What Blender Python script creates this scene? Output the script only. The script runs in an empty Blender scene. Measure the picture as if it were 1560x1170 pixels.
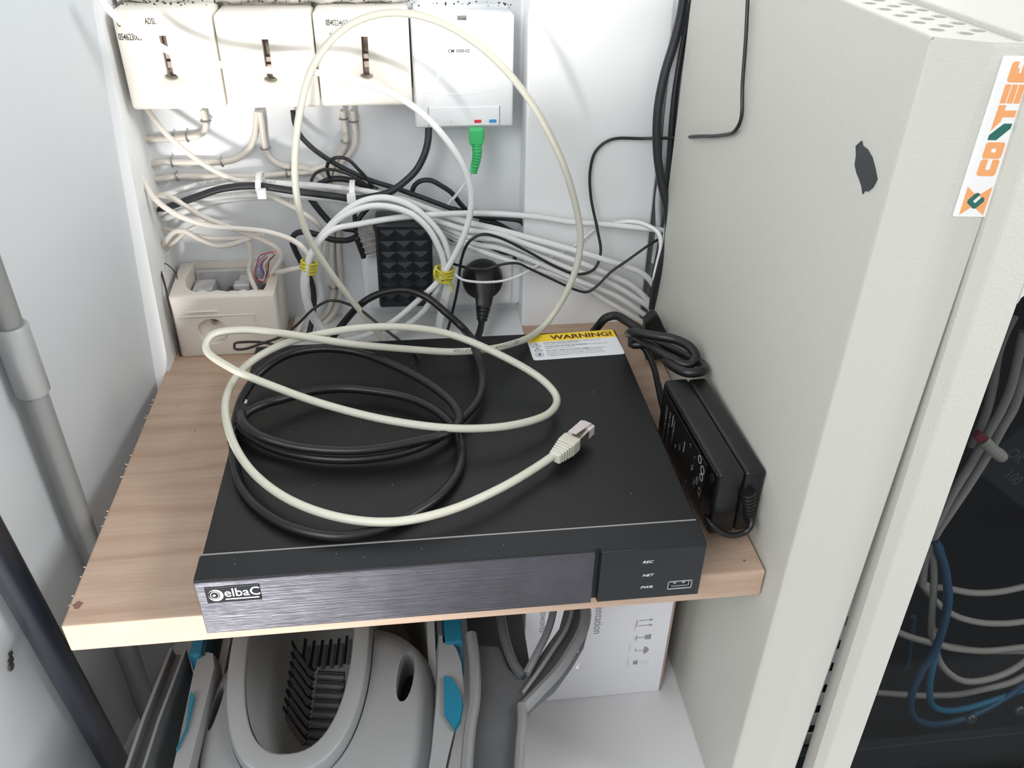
import bpy, bmesh, math, random
from mathutils import Vector, Matrix, noise
random.seed(7)
C = bpy.context.scene.collection
PI = math.pi

# ------------------------------------------------------------------ camera, world, lights, exposure
cam_d = bpy.data.cameras.new('camera'); cam = bpy.data.objects.new('camera', cam_d); C.objects.link(cam)
right = Vector((0.99319, -0.11574, 0.01389)); up = Vector((0.05262, 0.55205, 0.83215)); fwd = Vector((0.10398, 0.82574, -0.55437))
cam.matrix_world = Matrix(((right.x, up.x, -fwd.x, 0.1351), (right.y, up.y, -fwd.y, -0.3549), (right.z, up.z, -fwd.z, 0.4038), (0, 0, 0, 1)))
cam_d.sensor_fit = 'HORIZONTAL'; cam_d.sensor_width = 36; cam_d.lens = 29.865
cam_d.clip_start = 0.01; cam_d.clip_end = 50
bpy.context.scene.camera = cam

world = bpy.data.worlds.new('room_light'); bpy.context.scene.world = world; world.use_nodes = True
wbg = world.node_tree.nodes['Background']; wbg.inputs[0].default_value = (0.95, 0.97, 1.0, 1); wbg.inputs[1].default_value = 0.60

def area(name, loc, target, sx, sy, power, col=(1, 1, 1), spread=180):
    d = bpy.data.lights.new(name, 'AREA'); d.shape = 'RECTANGLE'; d.size = sx; d.size_y = sy; d.energy = power; d.color = col
    d.spread = math.radians(spread)
    o = bpy.data.objects.new(name, d); C.objects.link(o); o.location = loc
    o.rotation_euler = (Vector(target) - Vector(loc)).to_track_quat('-Z', 'Y').to_euler()
    return o
area('front_left_fill', (-0.85, -1.05, 1.15), (0.18, 0.2, 0.1), 1.3, 1.0, 23, (0.96, 0.98, 1.0))  # added soft fill from the front left, standing in for room light
area('upper_right_light', (1.25, -0.30, 0.95), (-0.12, 0.12, 0.15), 0.6, 0.6, 14.5, (1.0, 0.99, 0.97))
sd = bpy.data.lights.new('low_front_bounce', 'SPOT'); sd.energy = 80; sd.spot_size = math.radians(25); sd.spot_blend = .7; sd.shadow_soft_size = .11; sd.color = (1.0, .97, .94)  # spot standing in for sunlight bounced up off the floor, no fitting there
so = bpy.data.objects.new('low_front_bounce', sd); C.objects.link(so); so.location = (-.27, -.95, -.47)
so.rotation_euler = (Vector((-.02, .18, .08)) - so.location).to_track_quat('-Z', 'Y').to_euler()

vs = bpy.context.scene.view_settings
vs.view_transform = 'Standard'; vs.look = 'None'; vs.gamma = 1; vs.use_curve_mapping = False; vs.exposure = 0.30

# ------------------------------------------------------------------ materials
M = {}
def mat(key, col, rough=0.5, metal=0.0, var=0.0, vscale=20, bump=0.0, bscale=200, spec=0.5, aniso=None, trans=0.0):
    m = bpy.data.materials.new(key); m.use_nodes = True; nt = m.node_tree; b = nt.nodes['Principled BSDF']
    b.inputs['Base Color'].default_value = (*col, 1); b.inputs['Roughness'].default_value = rough; b.inputs['Metallic'].default_value = metal
    b.inputs['Specular IOR Level'].default_value = spec; b.inputs['Transmission Weight'].default_value = trans
    tc = nt.nodes.new('ShaderNodeTexCoord')
    if var:
        n = nt.nodes.new('ShaderNodeTexNoise'); n.inputs['Scale'].default_value = vscale; n.inputs['Detail'].default_value = 4
        nt.links.new(tc.outputs['Object'], n.inputs['Vector'])
        r = nt.nodes.new('ShaderNodeValToRGB'); r.color_ramp.elements[0].position = .3; r.color_ramp.elements[1].position = .7
        r.color_ramp.elements[0].color = (*[c * (1 - var) for c in col], 1); r.color_ramp.elements[1].color = (*[min(1, c * (1 + var * .5)) for c in col], 1)
        nt.links.new(n.outputs['Fac'], r.inputs['Fac']); nt.links.new(r.outputs['Color'], b.inputs['Base Color'])
    if bump:
        n2 = nt.nodes.new('ShaderNodeTexNoise'); n2.inputs['Scale'].default_value = bscale; n2.inputs['Detail'].default_value = 3
        if aniso:
            mp = nt.nodes.new('ShaderNodeMapping'); mp.inputs['Scale'].default_value = aniso
            nt.links.new(tc.outputs['Object'], mp.inputs['Vector']); nt.links.new(mp.outputs['Vector'], n2.inputs['Vector'])
        else:
            nt.links.new(tc.outputs['Object'], n2.inputs['Vector'])
        bp = nt.nodes.new('ShaderNodeBump'); bp.inputs['Strength'].default_value = bump; bp.inputs['Distance'].default_value = 0.001
        nt.links.new(n2.outputs['Fac'], bp.inputs['Height']); nt.links.new(bp.outputs['Normal'], b.inputs['Normal'])
    M[key] = m; return m

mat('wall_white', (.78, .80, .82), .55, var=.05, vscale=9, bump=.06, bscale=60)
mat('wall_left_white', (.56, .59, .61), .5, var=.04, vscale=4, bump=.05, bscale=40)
mat('edge_white', (.82, .83, .83), .45, bump=.04, bscale=60)
mat('caulk', (.76, .75, .72), .8, var=.12, vscale=60, bump=.15, bscale=80)
mat('grime', (.05, .045, .04), .9)
mat('floor_white', (.72, .72, .72), .45, var=.03, vscale=6)
mat('cabinet_grey', (.52, .52, .468), .42, var=.02, vscale=5, bump=.22, bscale=650)
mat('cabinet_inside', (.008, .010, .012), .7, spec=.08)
mat('rail_grey', (.45, .45, .43), .4, metal=.3)
mat('socket_ivory', (.83, .79, .71), .35, var=.03, vscale=12)
mat('socket_old', (.74, .69, .62), .38, var=.06, vscale=18)
mat('socket_white', (.82, .83, .84), .35)
mat('socket_inner', (.55, .55, .55), .5, var=.2, vscale=90)
mat('slot_brown', (.16, .12, .10), .6)
mat('contact_tan', (.42, .33, .28), .5)
mat('ink', (.03, .03, .03), .7)
mat('ink_grey', (.30, .30, .31), .7)
mat('ink_pale', (.62, .62, .62), .6)
mat('ink_white', (.85, .85, .85), .5)
mat('red_mark', (.72, .03, .08), .4)
mat('blue_mark', (.05, .30, .62), .4)
mat('green_plug', (.05, .52, .16), .4)
mat('cord_beige', (.54, .53, .445), .42, bump=.05, bscale=300)
mat('cable_white', (.74, .75, .74), .4)
mat('cable_grey', (.50, .51, .50), .45)
mat('cable_ivory', (.74, .69, .62), .45, var=.08, vscale=25)
mat('cable_black', (.016, .018, .022), .42)
mat('rubber_black', (.008, .008, .009), .38, spec=.45)
mat('lead_black', (.014, .014, .016), .38)
mat('lead_brown', (.022, .014, .013), .4)
mat('cable_beige_dark', (.52, .44, .37), .5)
mat('cable_blue_dark', (.022, .10, .19), .45)
mat('cable_blue', (.02, .22, .36), .45)
mat('wire_orange', (.75, .25, .09), .45); mat('wire_blue', (.12, .22, .55), .45); mat('wire_red', (.55, .05, .04), .45)
mat('wire_violet', (.25,.10,.25), .45); mat('wire_brown', (.12, .04, .03), .45)
mat('tie_yellow', (.62, .55, .05), .4); mat('tie_dark', (.12, .10, .03), .5)
mat('staple', (.32, .31, .29), .35, metal=.7)
mat('zip_white', (.80, .80, .79), .35)
mat('recorder_black', (.008, .008, .0085), .40, spec=.30, bump=.10, bscale=900)
mat('bezel_black', (.009, .010, .0115), .42, spec=.32, bump=.05, bscale=900)
mat('brushed_black', (.085, .085, .098), .42, metal=.8, var=.15, vscale=60, bump=.5, bscale=60, aniso=(.35, 1, 26))
mat('gloss_black', (.006, .008, .010), .16, spec=.5)
mat('groove_grey', (.22, .22, .22), .5)
mat('port_metal', (.5, .5, .5), .25, metal=1)
mat('port_dark', (.004, .004, .004), .5)
mat('label_white', (.74, .75, .77), .45)
mat('label_yellow', (.85, .62, .03), .4)
mat('label_ink', (.10, .10, .16), .6)
mat('label_dark', (.10, .02, .01), .6)
mat('brick_black', (.007, .0075, .0075), .34, spec=.4, bump=.06, bscale=700)
mat('brick_gloss', (.004, .004, .0045), .16)
mat('brick_print', (.28, .28, .29), .5)
mat('adapter_black', (.014, .018, .022), .27, spec=.5)
mat('plug_black', (.010, .010, .011), .42)
mat('clear_plug', (.30, .28, .27), .2, var=.4, vscale=120)
mat('plug_metal', (.52, .46, .43), .28, metal=.9)
mat('clear_plastic', (.62, .56, .54), .2)
mat('bucket_grey', (.34, .36, .365), .48, bump=.06, bscale=500)
mat('bucket_shoulder', (.19, .198, .203), .5, bump=.06, bscale=500)
mat('wringer_grey', (.21, .222, .226), .5, bump=.06, bscale=500)
mat('wringer_dark', (.085, .09, .093), .5)
mat('teal', (.005, .12, .19), .35)
mat('teal_shaded', (.004, .035, .055), .5)  # the tub's teal with shade put into the colour
mat('pan_grey', (.062, .066, .070), .5, var=.15, vscale=30)
mat('pan_rim', (.15, .155, .16), .45)
mat('pole_black', (.008, .010, .016), .32)
mat('pole_grey', (.22, .225, .22), .45)
mat('sleeve_grey', (.30, .31, .31), .45)
mat('card_white', (.80, .80, .84), .55)
mat('card_brown', (.36, .26, .22), .8)
mat('sticker_white', (.80, .80, .78), .4)
mat('logo_orange', (.80, .36, .14), .45); mat('logo_green', (.015, .13, .10), .45)
mat('tape_black', (.030, .033, .037), .4, bump=.3, bscale=150)
mat('velcro_red', (.35, .02, .04), .6); mat('velcro_beige', (.62, .52, .43), .7)
mat('device_dark', (.020, .026, .030), .5, spec=.2)
mat('screw_grey', (.12, .13, .13), .35, metal=.6)
mat('knot_brown', (.22, .12, .085), .65)
mat('badge_silver', (.55, .55, .57), .5)
mat('splinter', (.70, .50, .33), .7)

def wood_mat(key, dark, light, pale):
    m = bpy.data.materials.new(key); m.use_nodes = True; nt = m.node_tree; b = nt.nodes['Principled BSDF']; L = nt.links.new
    b.inputs['Roughness'].default_value = .62; b.inputs['Specular IOR Level'].default_value = .3
    tc = nt.nodes.new('ShaderNodeTexCoord')
    mp = nt.nodes.new('ShaderNodeMapping'); mp.inputs['Scale'].default_value = (1.6, 14, 14); L(tc.outputs['Object'], mp.inputs['Vector'])
    n = nt.nodes.new('ShaderNodeTexNoise'); n.inputs['Scale'].default_value = 2.2; n.inputs['Detail'].default_value = 3; L(mp.outputs['Vector'], n.inputs['Vector'])
    w = nt.nodes.new('ShaderNodeTexWave'); w.wave_type = 'BANDS'; w.bands_direction = 'Y'; w.inputs['Scale'].default_value = 7; w.inputs['Distortion'].default_value = 5.5
    w.inputs['Detail'].default_value = 2; w.inputs['Detail Scale'].default_value = 1.2
    mp2 = nt.nodes.new('ShaderNodeMapping'); mp2.inputs['Scale'].default_value = (.5, 2.0, 6); L(tc.outputs['Object'], mp2.inputs['Vector']); L(mp2.outputs['Vector'], w.inputs['Vector'])
    f = nt.nodes.new('ShaderNodeTexNoise'); f.inputs['Scale'].default_value = 8; f.inputs['Detail'].default_value = 6
    mp3 = nt.nodes.new('ShaderNodeMapping'); mp3.inputs['Scale'].default_value = (3, 90, 90); L(tc.outputs['Object'], mp3.inputs['Vector']); L(mp3.outputs['Vector'], f.inputs['Vector'])
    r = nt.nodes.new('ShaderNodeValToRGB'); e = r.color_ramp.elements
    e[0].position = .12; e[0].color = (*dark, 1); e[1].position = .45; e[1].color = (*light, 1); q = e.new(.85); q.color = (*pale, 1)
    mx = nt.nodes.new('ShaderNodeMath'); mx.operation = 'MULTIPLY_ADD'; mx.inputs[1].default_value = .38; L(w.outputs['Fac'], mx.inputs[0])
    m2 = nt.nodes.new('ShaderNodeMath'); m2.operation = 'MULTIPLY'; m2.inputs[1].default_value = .72; L(n.outputs['Fac'], m2.inputs[0]); L(m2.outputs[0], mx.inputs[2])
    L(mx.outputs[0], r.inputs['Fac'])
    mix = nt.nodes.new('ShaderNodeMixRGB'); mix.blend_type = 'MULTIPLY'; mix.inputs['Fac'].default_value = .35
    L(r.outputs['Color'], mix.inputs['Color1']); L(f.outputs['Fac'], mix.inputs['Color2'])
    L(mix.outputs['Color'], b.inputs['Base Color'])
    bp = nt.nodes.new('ShaderNodeBump'); bp.inputs['Strength'].default_value = .12; bp.inputs['Distance'].default_value = .001; L(f.outputs['Fac'], bp.inputs['Height']); L(bp.outputs['Normal'], b.inputs['Normal'])
    M[key] = m
wood_mat('pine', (.46, .30, .215), (.59, .42, .31), (.63, .46, .35))

def glass_mat():
    m = bpy.data.materials.new('tinted_glass'); m.use_nodes = True; nt = m.node_tree; nt.nodes.clear(); L = nt.links.new
    o = nt.nodes.new('ShaderNodeOutputMaterial'); t = nt.nodes.new('ShaderNodeBsdfTransparent'); t.inputs[0].default_value = (.66, .69, .71, 1)
    g = nt.nodes.new('ShaderNodeBsdfGlossy'); g.inputs['Roughness'].default_value = .03; g.inputs[0].default_value = (.5, .5, .5, 1)
    mx = nt.nodes.new('ShaderNodeMixShader'); mx.inputs[0].default_value = .022; L(t.outputs[0], mx.inputs[1]); L(g.outputs[0], mx.inputs[2]); L(mx.outputs[0], o.inputs[0])
    M['tinted_glass'] = m
glass_mat()

# ------------------------------------------------------------------ helpers
def wloc(o):
    v = Vector((0, 0, 0))
    while o: v += o.location; o = o.parent
    return v
def obj(name, bm, m, parent=None, smooth=False, keep=None, sharp=35):
    """bm is in world metres; the object's origin is its parent's origin, or its own base centre at top level"""
    bmesh.ops.recalc_face_normals(bm, faces=bm.faces[:])
    if parent is None and keep is None:
        xs = [v.co.x for v in bm.verts]; ys = [v.co.y for v in bm.verts]; zs = [v.co.z for v in bm.verts]
        loc = Vector(((min(xs) + max(xs)) / 2, (min(ys) + max(ys)) / 2, min(zs)))
    elif parent is None: loc = Vector(keep)
    else: loc = wloc(parent)
    for v in bm.verts: v.co -= loc
    me = bpy.data.meshes.new(name); bm.to_mesh(me); bm.free()
    o = bpy.data.objects.new(name, me); C.objects.link(o)
    if parent is None: o.location = loc
    else: o.parent = parent
    if isinstance(m, (list, tuple)):
        for k in m: me.materials.append(M[k])
    else: me.materials.append(M[m])
    if smooth:
        me.polygons.foreach_set('use_smooth', [True] * len(me.polygons))
        me.set_sharp_from_angle(angle=math.radians(sharp))
    return o
def tag(o, label=None, cat=None, group=None, kind=None):
    if label: o['label'] = label
    if cat: o['category'] = cat
    if group: o['group'] = group
    if kind: o['kind'] = kind
    return o
def thing(name, label, cat, loc, group=None):
    o = bpy.data.objects.new(name, None); o.empty_display_size = .02; C.objects.link(o); o.location = loc
    return tag(o, label, cat, group)
def struct(name, bm, m, parent=None, smooth=False):
    o = obj(name, bm, m, parent, smooth)
    if parent is None: o['kind'] = 'structure'
    return o
def nb(): return bmesh.new()
def bevel(bm, w, seg=2, ang=30):
    es = [e for e in bm.edges if len(e.link_faces) == 2 and e.calc_face_angle(0) > math.radians(ang)]
    if w and es: bmesh.ops.bevel(bm, geom=es, offset=w, segments=seg, profile=.5, affect='EDGES', clamp_overlap=True)
    return bm
def merge(dst, src):
    me = bpy.data.meshes.new('t'); src.to_mesh(me); src.free(); dst.from_mesh(me); bpy.data.meshes.remove(me); return dst
def box(x0, x1, y0, y1, z0, z1, bv=0, seg=2, into=None, mtx=None):
    b = nb(); bmesh.ops.create_cube(b, size=1)
    for v in b.verts: v.co = Vector(((x0 + x1) / 2 + v.co.x * (x1 - x0), (y0 + y1) / 2 + v.co.y * (y1 - y0), (z0 + z1) / 2 + v.co.z * (z1 - z0)))
    if bv: bevel(b, bv, seg)
    if mtx is not None: b.transform(mtx)
    return merge(into, b) if into is not None else b
def prism(poly, h0, h1, fr, into=None, bv=0):
    """poly: (a,b) points; fr(a,b,h) -> world"""
    b = nb()
    lo = [b.verts.new(fr(a, c, h0)) for a, c in poly]; hi = [b.verts.new(fr(a, c, h1)) for a, c in poly]
    n = len(poly); b.faces.new(lo); b.faces.new(hi[::-1])
    for i in range(n): b.faces.new((lo[i], lo[(i + 1) % n], hi[(i + 1) % n], hi[i]))
    bmesh.ops.recalc_face_normals(b, faces=b.faces[:])
    if bv: bevel(b, bv)
    return merge(into, b) if into is not None else b
def XY(a, b, h): return Vector((a, b, h))
def XZ(a, b, h): return Vector((a, h, b))
def YZ(a, b, h): return Vector((h, a, b))
def loft(rings, caps=True, closed=True, into=None):
    b = nb(); R = [[b.verts.new(p) for p in r] for r in rings]; n = len(R[0])
    for i in range(len(R) - 1):
        for j in range(n if closed else n - 1):
            k = (j + 1) % n
            b.faces.new((R[i][j], R[i][k], R[i + 1][k], R[i + 1][j]))
    if caps: b.faces.new(R[0][::-1]); b.faces.new(R[-1])
    return merge(into, b) if into is not None else b
def lathe(prof, c, axis=(0, 0, 1), seg=24, caps=True, into=None):
    ax = Vector(axis).normalized(); q = Vector((0, 0, 1)).rotation_difference(ax); c = Vector(c)
    return loft([[c + q @ Vector((r * math.cos(2 * PI * i / seg), r * math.sin(2 * PI * i / seg), h)) for i in range(seg)] for r, h in prof], caps, True, into)
def spline(P, step):
    P = [Vector(p) for p in P]
    if len(P) == 2: Q = P
    E = [P[0] * 2 - P[1]] + P + [P[-1] * 2 - P[-2]]; out = []
    for i in range(1, len(E) - 2):
        a, b, c, d = E[i - 1:i + 3]; n = max(1, min(40, int((c - b).length / step)))
        t0 = 0; t1 = max(1e-6, (b - a).length) ** .5; t2 = t1 + max(1e-6, (c - b).length) ** .5; t3 = t2 + max(1e-6, (d - c).length) ** .5
        for k in range(n):
            t = t1 + (t2 - t1) * k / n
            A1 = a * ((t1 - t) / (t1 - t0)) + b * ((t - t0) / (t1 - t0)); A2 = b * ((t2 - t) / (t2 - t1)) + c * ((t - t1) / (t2 - t1)); A3 = c * ((t3 - t) / (t3 - t2)) + d * ((t - t2) / (t3 - t2))
            B1 = A1 * ((t2 - t) / (t2 - t0)) + A2 * ((t - t0) / (t2 - t0)); B2 = A2 * ((t3 - t) / (t3 - t1)) + A3 * ((t - t1) / (t3 - t1))
            out.append(B1 * ((t2 - t) / (t2 - t1)) + B2 * ((t - t1) / (t2 - t1)))
    out.append(P[-1]); return out
def tube(pts, r, seg=10, into=None, caps=True, flat=None):
    """r: number or list; flat=(a,b) scales the two section axes"""
    n = len(pts); T = []
    for i in range(n):
        t = pts[min(i + 1, n - 1)] - pts[max(i - 1, 0)]; T.append(t.normalized() if t.length > 0 else Vector((0, 0, 1)))
    u = T[0].orthogonal().normalized(); rings = []
    for i in range(n):
        u = (u - T[i] * u.dot(T[i])).normalized(); v = T[i].cross(u); rr = r[i] if isinstance(r, list) else r
        fa, fb = flat or (1, 1)
        rings.append([pts[i] + (u * math.cos(2 * PI * k / seg) * fa + v * math.sin(2 * PI * k / seg) * fb) * rr for k in range(seg)])
    return loft(rings, caps, True, into)
def mm(P): return [Vector(p) / 1000 for p in P]
def text_bm(s, size, bold=0.0, align='LEFT', shear=0.0, spacing=1.0):
    c = bpy.data.curves.new('txt', 'FONT'); c.body = s; c.size = size; c.offset = bold * size; c.align_x = align; c.resolution_u = 3; c.shear = shear; c.space_character = spacing
    o = bpy.data.objects.new('txt', c); C.objects.link(o); bpy.context.view_layer.update()
    me = bpy.data.meshes.new_from_object(o.evaluated_get(bpy.context.evaluated_depsgraph_get()))
    b = nb(); b.from_mesh(me); bpy.data.meshes.remove(me); bpy.data.objects.remove(o); bpy.data.curves.remove(c); return b
def frame(o, xd, yd):
    x = Vector(xd).normalized(); y = Vector(yd); y = (y - x * y.dot(x)).normalized(); z = x.cross(y); o = Vector(o)
    return Matrix(((x.x, y.x, z.x, o.x), (x.y, y.y, z.y, o.y), (x.z, y.z, z.z, o.z), (0, 0, 0, 1)))
def text(parent, s, size, o, xd, yd, m, name='printed_text', lift=.00012, sx=1.0, **k):
    b = text_bm(s, size, **k); b.transform(Matrix.Diagonal((sx, 1, 1, 1))); b.transform(Matrix.Translation((0, 0, lift))); b.transform(frame(o, xd, yd))
    return obj(name, b, m, parent)
def cut(o, cutter, solver='EXACT'):
    """subtract a bmesh (world space) from object o, keeping o as one mesh"""
    cutter.transform(Matrix.Translation(-wloc(o)))
    me = bpy.data.meshes.new('cut'); bmesh.ops.recalc_face_normals(cutter, faces=cutter.faces[:]); cutter.to_mesh(me); cutter.free()
    k = bpy.data.objects.new('cut', me); C.objects.link(k); k.location = wloc(o)
    md = o.modifiers.new('b', 'BOOLEAN'); md.operation = 'DIFFERENCE'; md.solver = solver; md.object = k
    bpy.context.view_layer.update()
    new = bpy.data.meshes.new_from_object(o.evaluated_get(bpy.context.evaluated_depsgraph_get()))
    old = o.data; o.modifiers.clear(); o.data = new; new.name = o.name; bpy.data.meshes.remove(old)
    bpy.data.objects.remove(k); bpy.data.meshes.remove(me)
def rrect(x0, x1, y0, y1, r, n=4):
    out = []
    for cx, cy, a in ((x1 - r, y1 - r, 0), (x0 + r, y1 - r, 90), (x0 + r, y0 + r, 180), (x1 - r, y0 + r, 270)):
        for k in range(n + 1):
            t = math.radians(a + 90 * k / n); out.append((cx + r * math.cos(t), cy + r * math.sin(t)))
    return out
# ================================================================== SETTING
struct('wall_back', box(-.30, .60, .38, .40, -.26, .75), 'wall_white')
struct('floor', box(-.60, 1.0, -.16, .40, -.28, -.25), 'floor_white')
# splayed white side panel that the poles lean on
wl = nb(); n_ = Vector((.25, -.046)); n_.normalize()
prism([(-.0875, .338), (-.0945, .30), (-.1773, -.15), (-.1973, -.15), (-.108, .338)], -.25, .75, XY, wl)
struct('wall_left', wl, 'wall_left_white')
# carcass panel edge at the left of the recess, its front edge leaning back a little
tr = nb(); b = nb()
rows = []
for z in (-.25, .75):
    yf = .295 + .15 * z
    xl = min(-.0940, -.0946 - .184 * (.30 - yf)); rows.append([Vector((xl, yf, z)), Vector((-.0830, yf, z)), Vector((-.0830, .38, z)), Vector((xl, .38, z))])
tr = loft(rows); bevel(tr, .0008)
struct('trim_1', tr, 'edge_white')
# white boxed column right of the recess, and the white ledge behind the shelf
col = box(.2315, .3475, .345, .38, -.25, .75, .002); struct('trim_2', col, 'edge_white')
struct('trim_3', box(.016, .2315, .262, .38, .0001, .0016, .0006), 'edge_white')
# lumpy dirty filler bead above the sockets
cb = nb(); pts = [Vector((-.082 + i * .0055, .374 + .003 * noise.noise(Vector((i * .37, 0, 0))), .291 + .004 * noise.noise(Vector((i * .23, 5, 0))))) for i in range(42)]
tube(pts, [.009 + .003 * noise.noise(Vector((i * .51, 9, 1))) for i in range(42)], 10, cb)
struct('trim_4', cb, 'caulk', smooth=True)
sp = nb()
for i in range(150):
    x = random.uniform(-.078, .222); y = random.uniform(.343, .362); z = .2865 + random.uniform(-.001, .0015) - (.003 if x > .14 else 0); s = random.uniform(.0003, .0011)
    merge(sp, lathe([(s * .6, -s * .5), (s, 0), (s * .5, s * .5)], (x, y, z), (0, -.5, 1), 6))
o = obj('grime_specks', sp, 'grime'); tag(o, 'dark grime specks along the tops of the wall sockets', 'grime', kind='stuff')

# ================================================================== SHELF
sh = box(-.0865, .3495, .0137, .378, -.0225, 0, .0012)
for v in sh.verts:
    if v.co.x < 0: v.co.x += .004 * (.30 - v.co.y) * 0 + .0008 * noise.noise(v.co * 60)
shelf = thing('shelf_board', 'sawn pine board shelf carrying the black recorder', 'shelf', (.13, .18, -.0225))
board = obj('board', sh, 'pine', shelf)
sf = nb()
for i in range(46):
    y = random.uniform(.02, .30); L_ = random.uniform(.0005, .0020)
    p = Vector((-.0866, y, random.uniform(-.004, .0004)))
    d = Vector((-random.uniform(.4, 1), random.uniform(-.6, .6), random.uniform(-.2, .7))).normalized() * L_
    tube([p + Vector((.0004, 0, 0)), p + d * .6, p + d], [.00035, .00022, .00006], 5, sf)
tag(obj('edge_splinters', sf, 'splinter', shelf), kind='stuff')
kn = nb()
for x, y, r in ((-.0815, .030, .0034), (.3385, .024, .0011), (-.045, .205, .0007), (-.066, .24, .0006), (-.03, .165, .0006)):
    b = lathe([(r, -.0004), (r, .00012), (r * .7, .00016)], (x, y, 0), (0, 0, 1), 14)
    for v in b.verts: v.co.x = x + (v.co.x - x) * (.75 + .5 * noise.noise(v.co * 500)); v.co.y = y + (v.co.y - y) * (.9 + .6 * noise.noise(v.co * 420 + Vector((3, 3, 3))))
    obj('knot', b, 'knot_brown', shelf)
ch = nb()
for x, y, s in ((-.012, .163, .0028), (-.010, .157, .0016), (-.045, .17, .0008), (-.06, .12, .0007)):
    b = lathe([(s * .3, 0), (s, .0004), (s * .7, .0011), (s * .2, .0012)], (x, y, 0), (0, 0, 1), 7)
    for v in b.verts: v.co += Vector((noise.noise(v.co * 900), noise.noise(v.co * 900 + Vector((7, 0, 0))), 0)) * s * .4
    merge(ch, b)
tag(obj('wood_chips', ch, 'splinter'), 'pale wood crumbs lying on the shelf left of the recorder', 'crumbs', kind='stuff')
# ================================================================== RECORDER
rec = thing('video_recorder', 'flat black video recorder with brushed front and yellow warning label on pine shelf', 'recorder', (.15, .125, 0))
b = box(.0012, .3000, .0216, .2580, .0015, .0425, .0012); obj('top_cover', b, 'recorder_black', rec)
b = box(0, .300, .0003, .0209, .0004, .0429, .0011, 3); bez = obj('front_bezel', b, 'bezel_black', rec)
obj('seam_strip', box(.001, .299, .0207, .0218, .002, .04265), 'groove_grey', rec)
cut(bez, box(.2313, .2347, -.005, .0026, -.01, .0438))
obj('brushed_panel', box(.0006, .2311, -.0012, .0006, .0004, .0424, .0005), 'brushed_black', rec)
gp = obj('gloss_panel', box(.2349, .2994, -.0012, .0006, .0004, .0424, .0005), 'gloss_black', rec)
# USB port
cut(gp, box(.2790, .2936, -.01, .0003, .0074, .0136, .0004))
port = obj('usb_port', box(.2793, .2933, -.0003, .0002, .0077, .0133), 'port_dark', rec)
f = nb()
for a in ((.2785, .2793, .0069, .0141), (.2933, .2941, .0069, .0141), (.2785, .2941, .0069, .0077), (.2785, .2941, .0133, .0141)): box(a[0], a[1], -.0017, -.0008, a[2], a[3], .0002, 1, f)
obj('port_frame', f, 'groove_grey', port)
f = nb(); box(.281, .2918, -.0006, .0002, .0082, .0092, 0, 1, f)
for x in (.2822, .2878): box(x, x + .0018, -.0008, 0, .0112, .0130, 0, 1, f)
box(.2919, .2924, -.0008, 0, .0085, .0130, 0, 1, f)
obj('port_contact', f, 'port_metal', port)
for s_, x, z in (('REC', .2605, .0314), ('NET', .2615, .0200), ('PWR', .2613, .0096)):
    text(rec, s_, .0029, (x, -.0012, z), (1, 0, 0), (0, 0, 1), 'ink_white', 'indicator_text', sx=1.25, shear=.25)
# badge
bd = obj('badge', box(.0058, .0362, -.0019, -.0008, .0263, .0388, .0002, 1), 'gloss_black', rec); bd['label'] = 'small dark badge with eye logo and silver lettering'
text(bd, 'elbaC', .0092, (.0160, -.0019, .0310), (1, 0, 0), (0, 0, 1), 'badge_silver', 'badge_lettering', bold=.004, sx=.95)
f = nb(); prism([(.0163, .0286), (.0350, .0286), (.0350, .0293), (.0163, .0293)], -.00205, -.0018, XZ, f)
def ring(cx, cz, r0, r1, y0, y1, dx=0, dz=0, sx=1, into=None, seg=28):
    b = nb(); V = []
    for r, ox, oz in ((r1, 0, 0), (r0, dx, dz)):
        for y in (y0, y1): V.append([b.verts.new((cx + ox + r * sx * math.cos(2 * PI * i / seg), y, cz + oz + r * math.sin(2 * PI * i / seg))) for i in range(seg)])
    for i in range(seg):
        j = (i + 1) % seg
        for p, q in ((0, 1), (1, 3), (3, 2), (2, 0)): b.faces.new((V[p][i], V[p][j], V[q][j], V[q][i]))
    return merge(into, b) if into is not None else b
ring(.0114, .0326, .0036, .0045, -.00205, -.0018, -.0008, .0002, .92, f)
ring(.0108, .0327, .00255, .0029, -.00205, -.0018, 0, 0, .85, f)
lathe([(.0008, 0), (.0008, .0003)], (.0105, -.0018, .0326), (0, -1, 0), 12, True, f)
obj('badge_logo', f, 'badge_silver', bd)
# warning label on top
def LP(a, c): # label frame: a along width 0..1, c up 0..1
    return Vector((.2240 + .0004 * c + a * .0756, .2150 + c * .0395 + a * .0032, .0426))
lx = (LP(1, 0) - LP(0, 0)); ly = (LP(0, 1) - LP(0, 0))
F = frame(LP(0, 0), lx, ly); LW, LH = lx.length, ly.length
b = prism(rrect(0, LW, 0, LH, .0025), 0, .00012, XY); b.transform(F); lab = obj('warning_label', b, 'label_white', rec); lab['label'] = 'white warning label with yellow band'
b = prism([(LW, LH * .70)] + [p for p in rrect(0, LW, LH * .4, LH, .0025) if p[1] > LH * .75] + [(0, LH * .70)], .0001, .0002, XY)
b.transform(F); obj('label_band', b, 'label_yellow', lab)
def ltext(s, size, a, c, m, **k):
    o = F @ Vector((a * LW, c * LH, .0001)); return text(lab, s, size, o, lx, ly, m, **k)
ltext('WARNING!', .0092, .27, .765, 'label_dark', bold=.035, sx=1.12)
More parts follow.
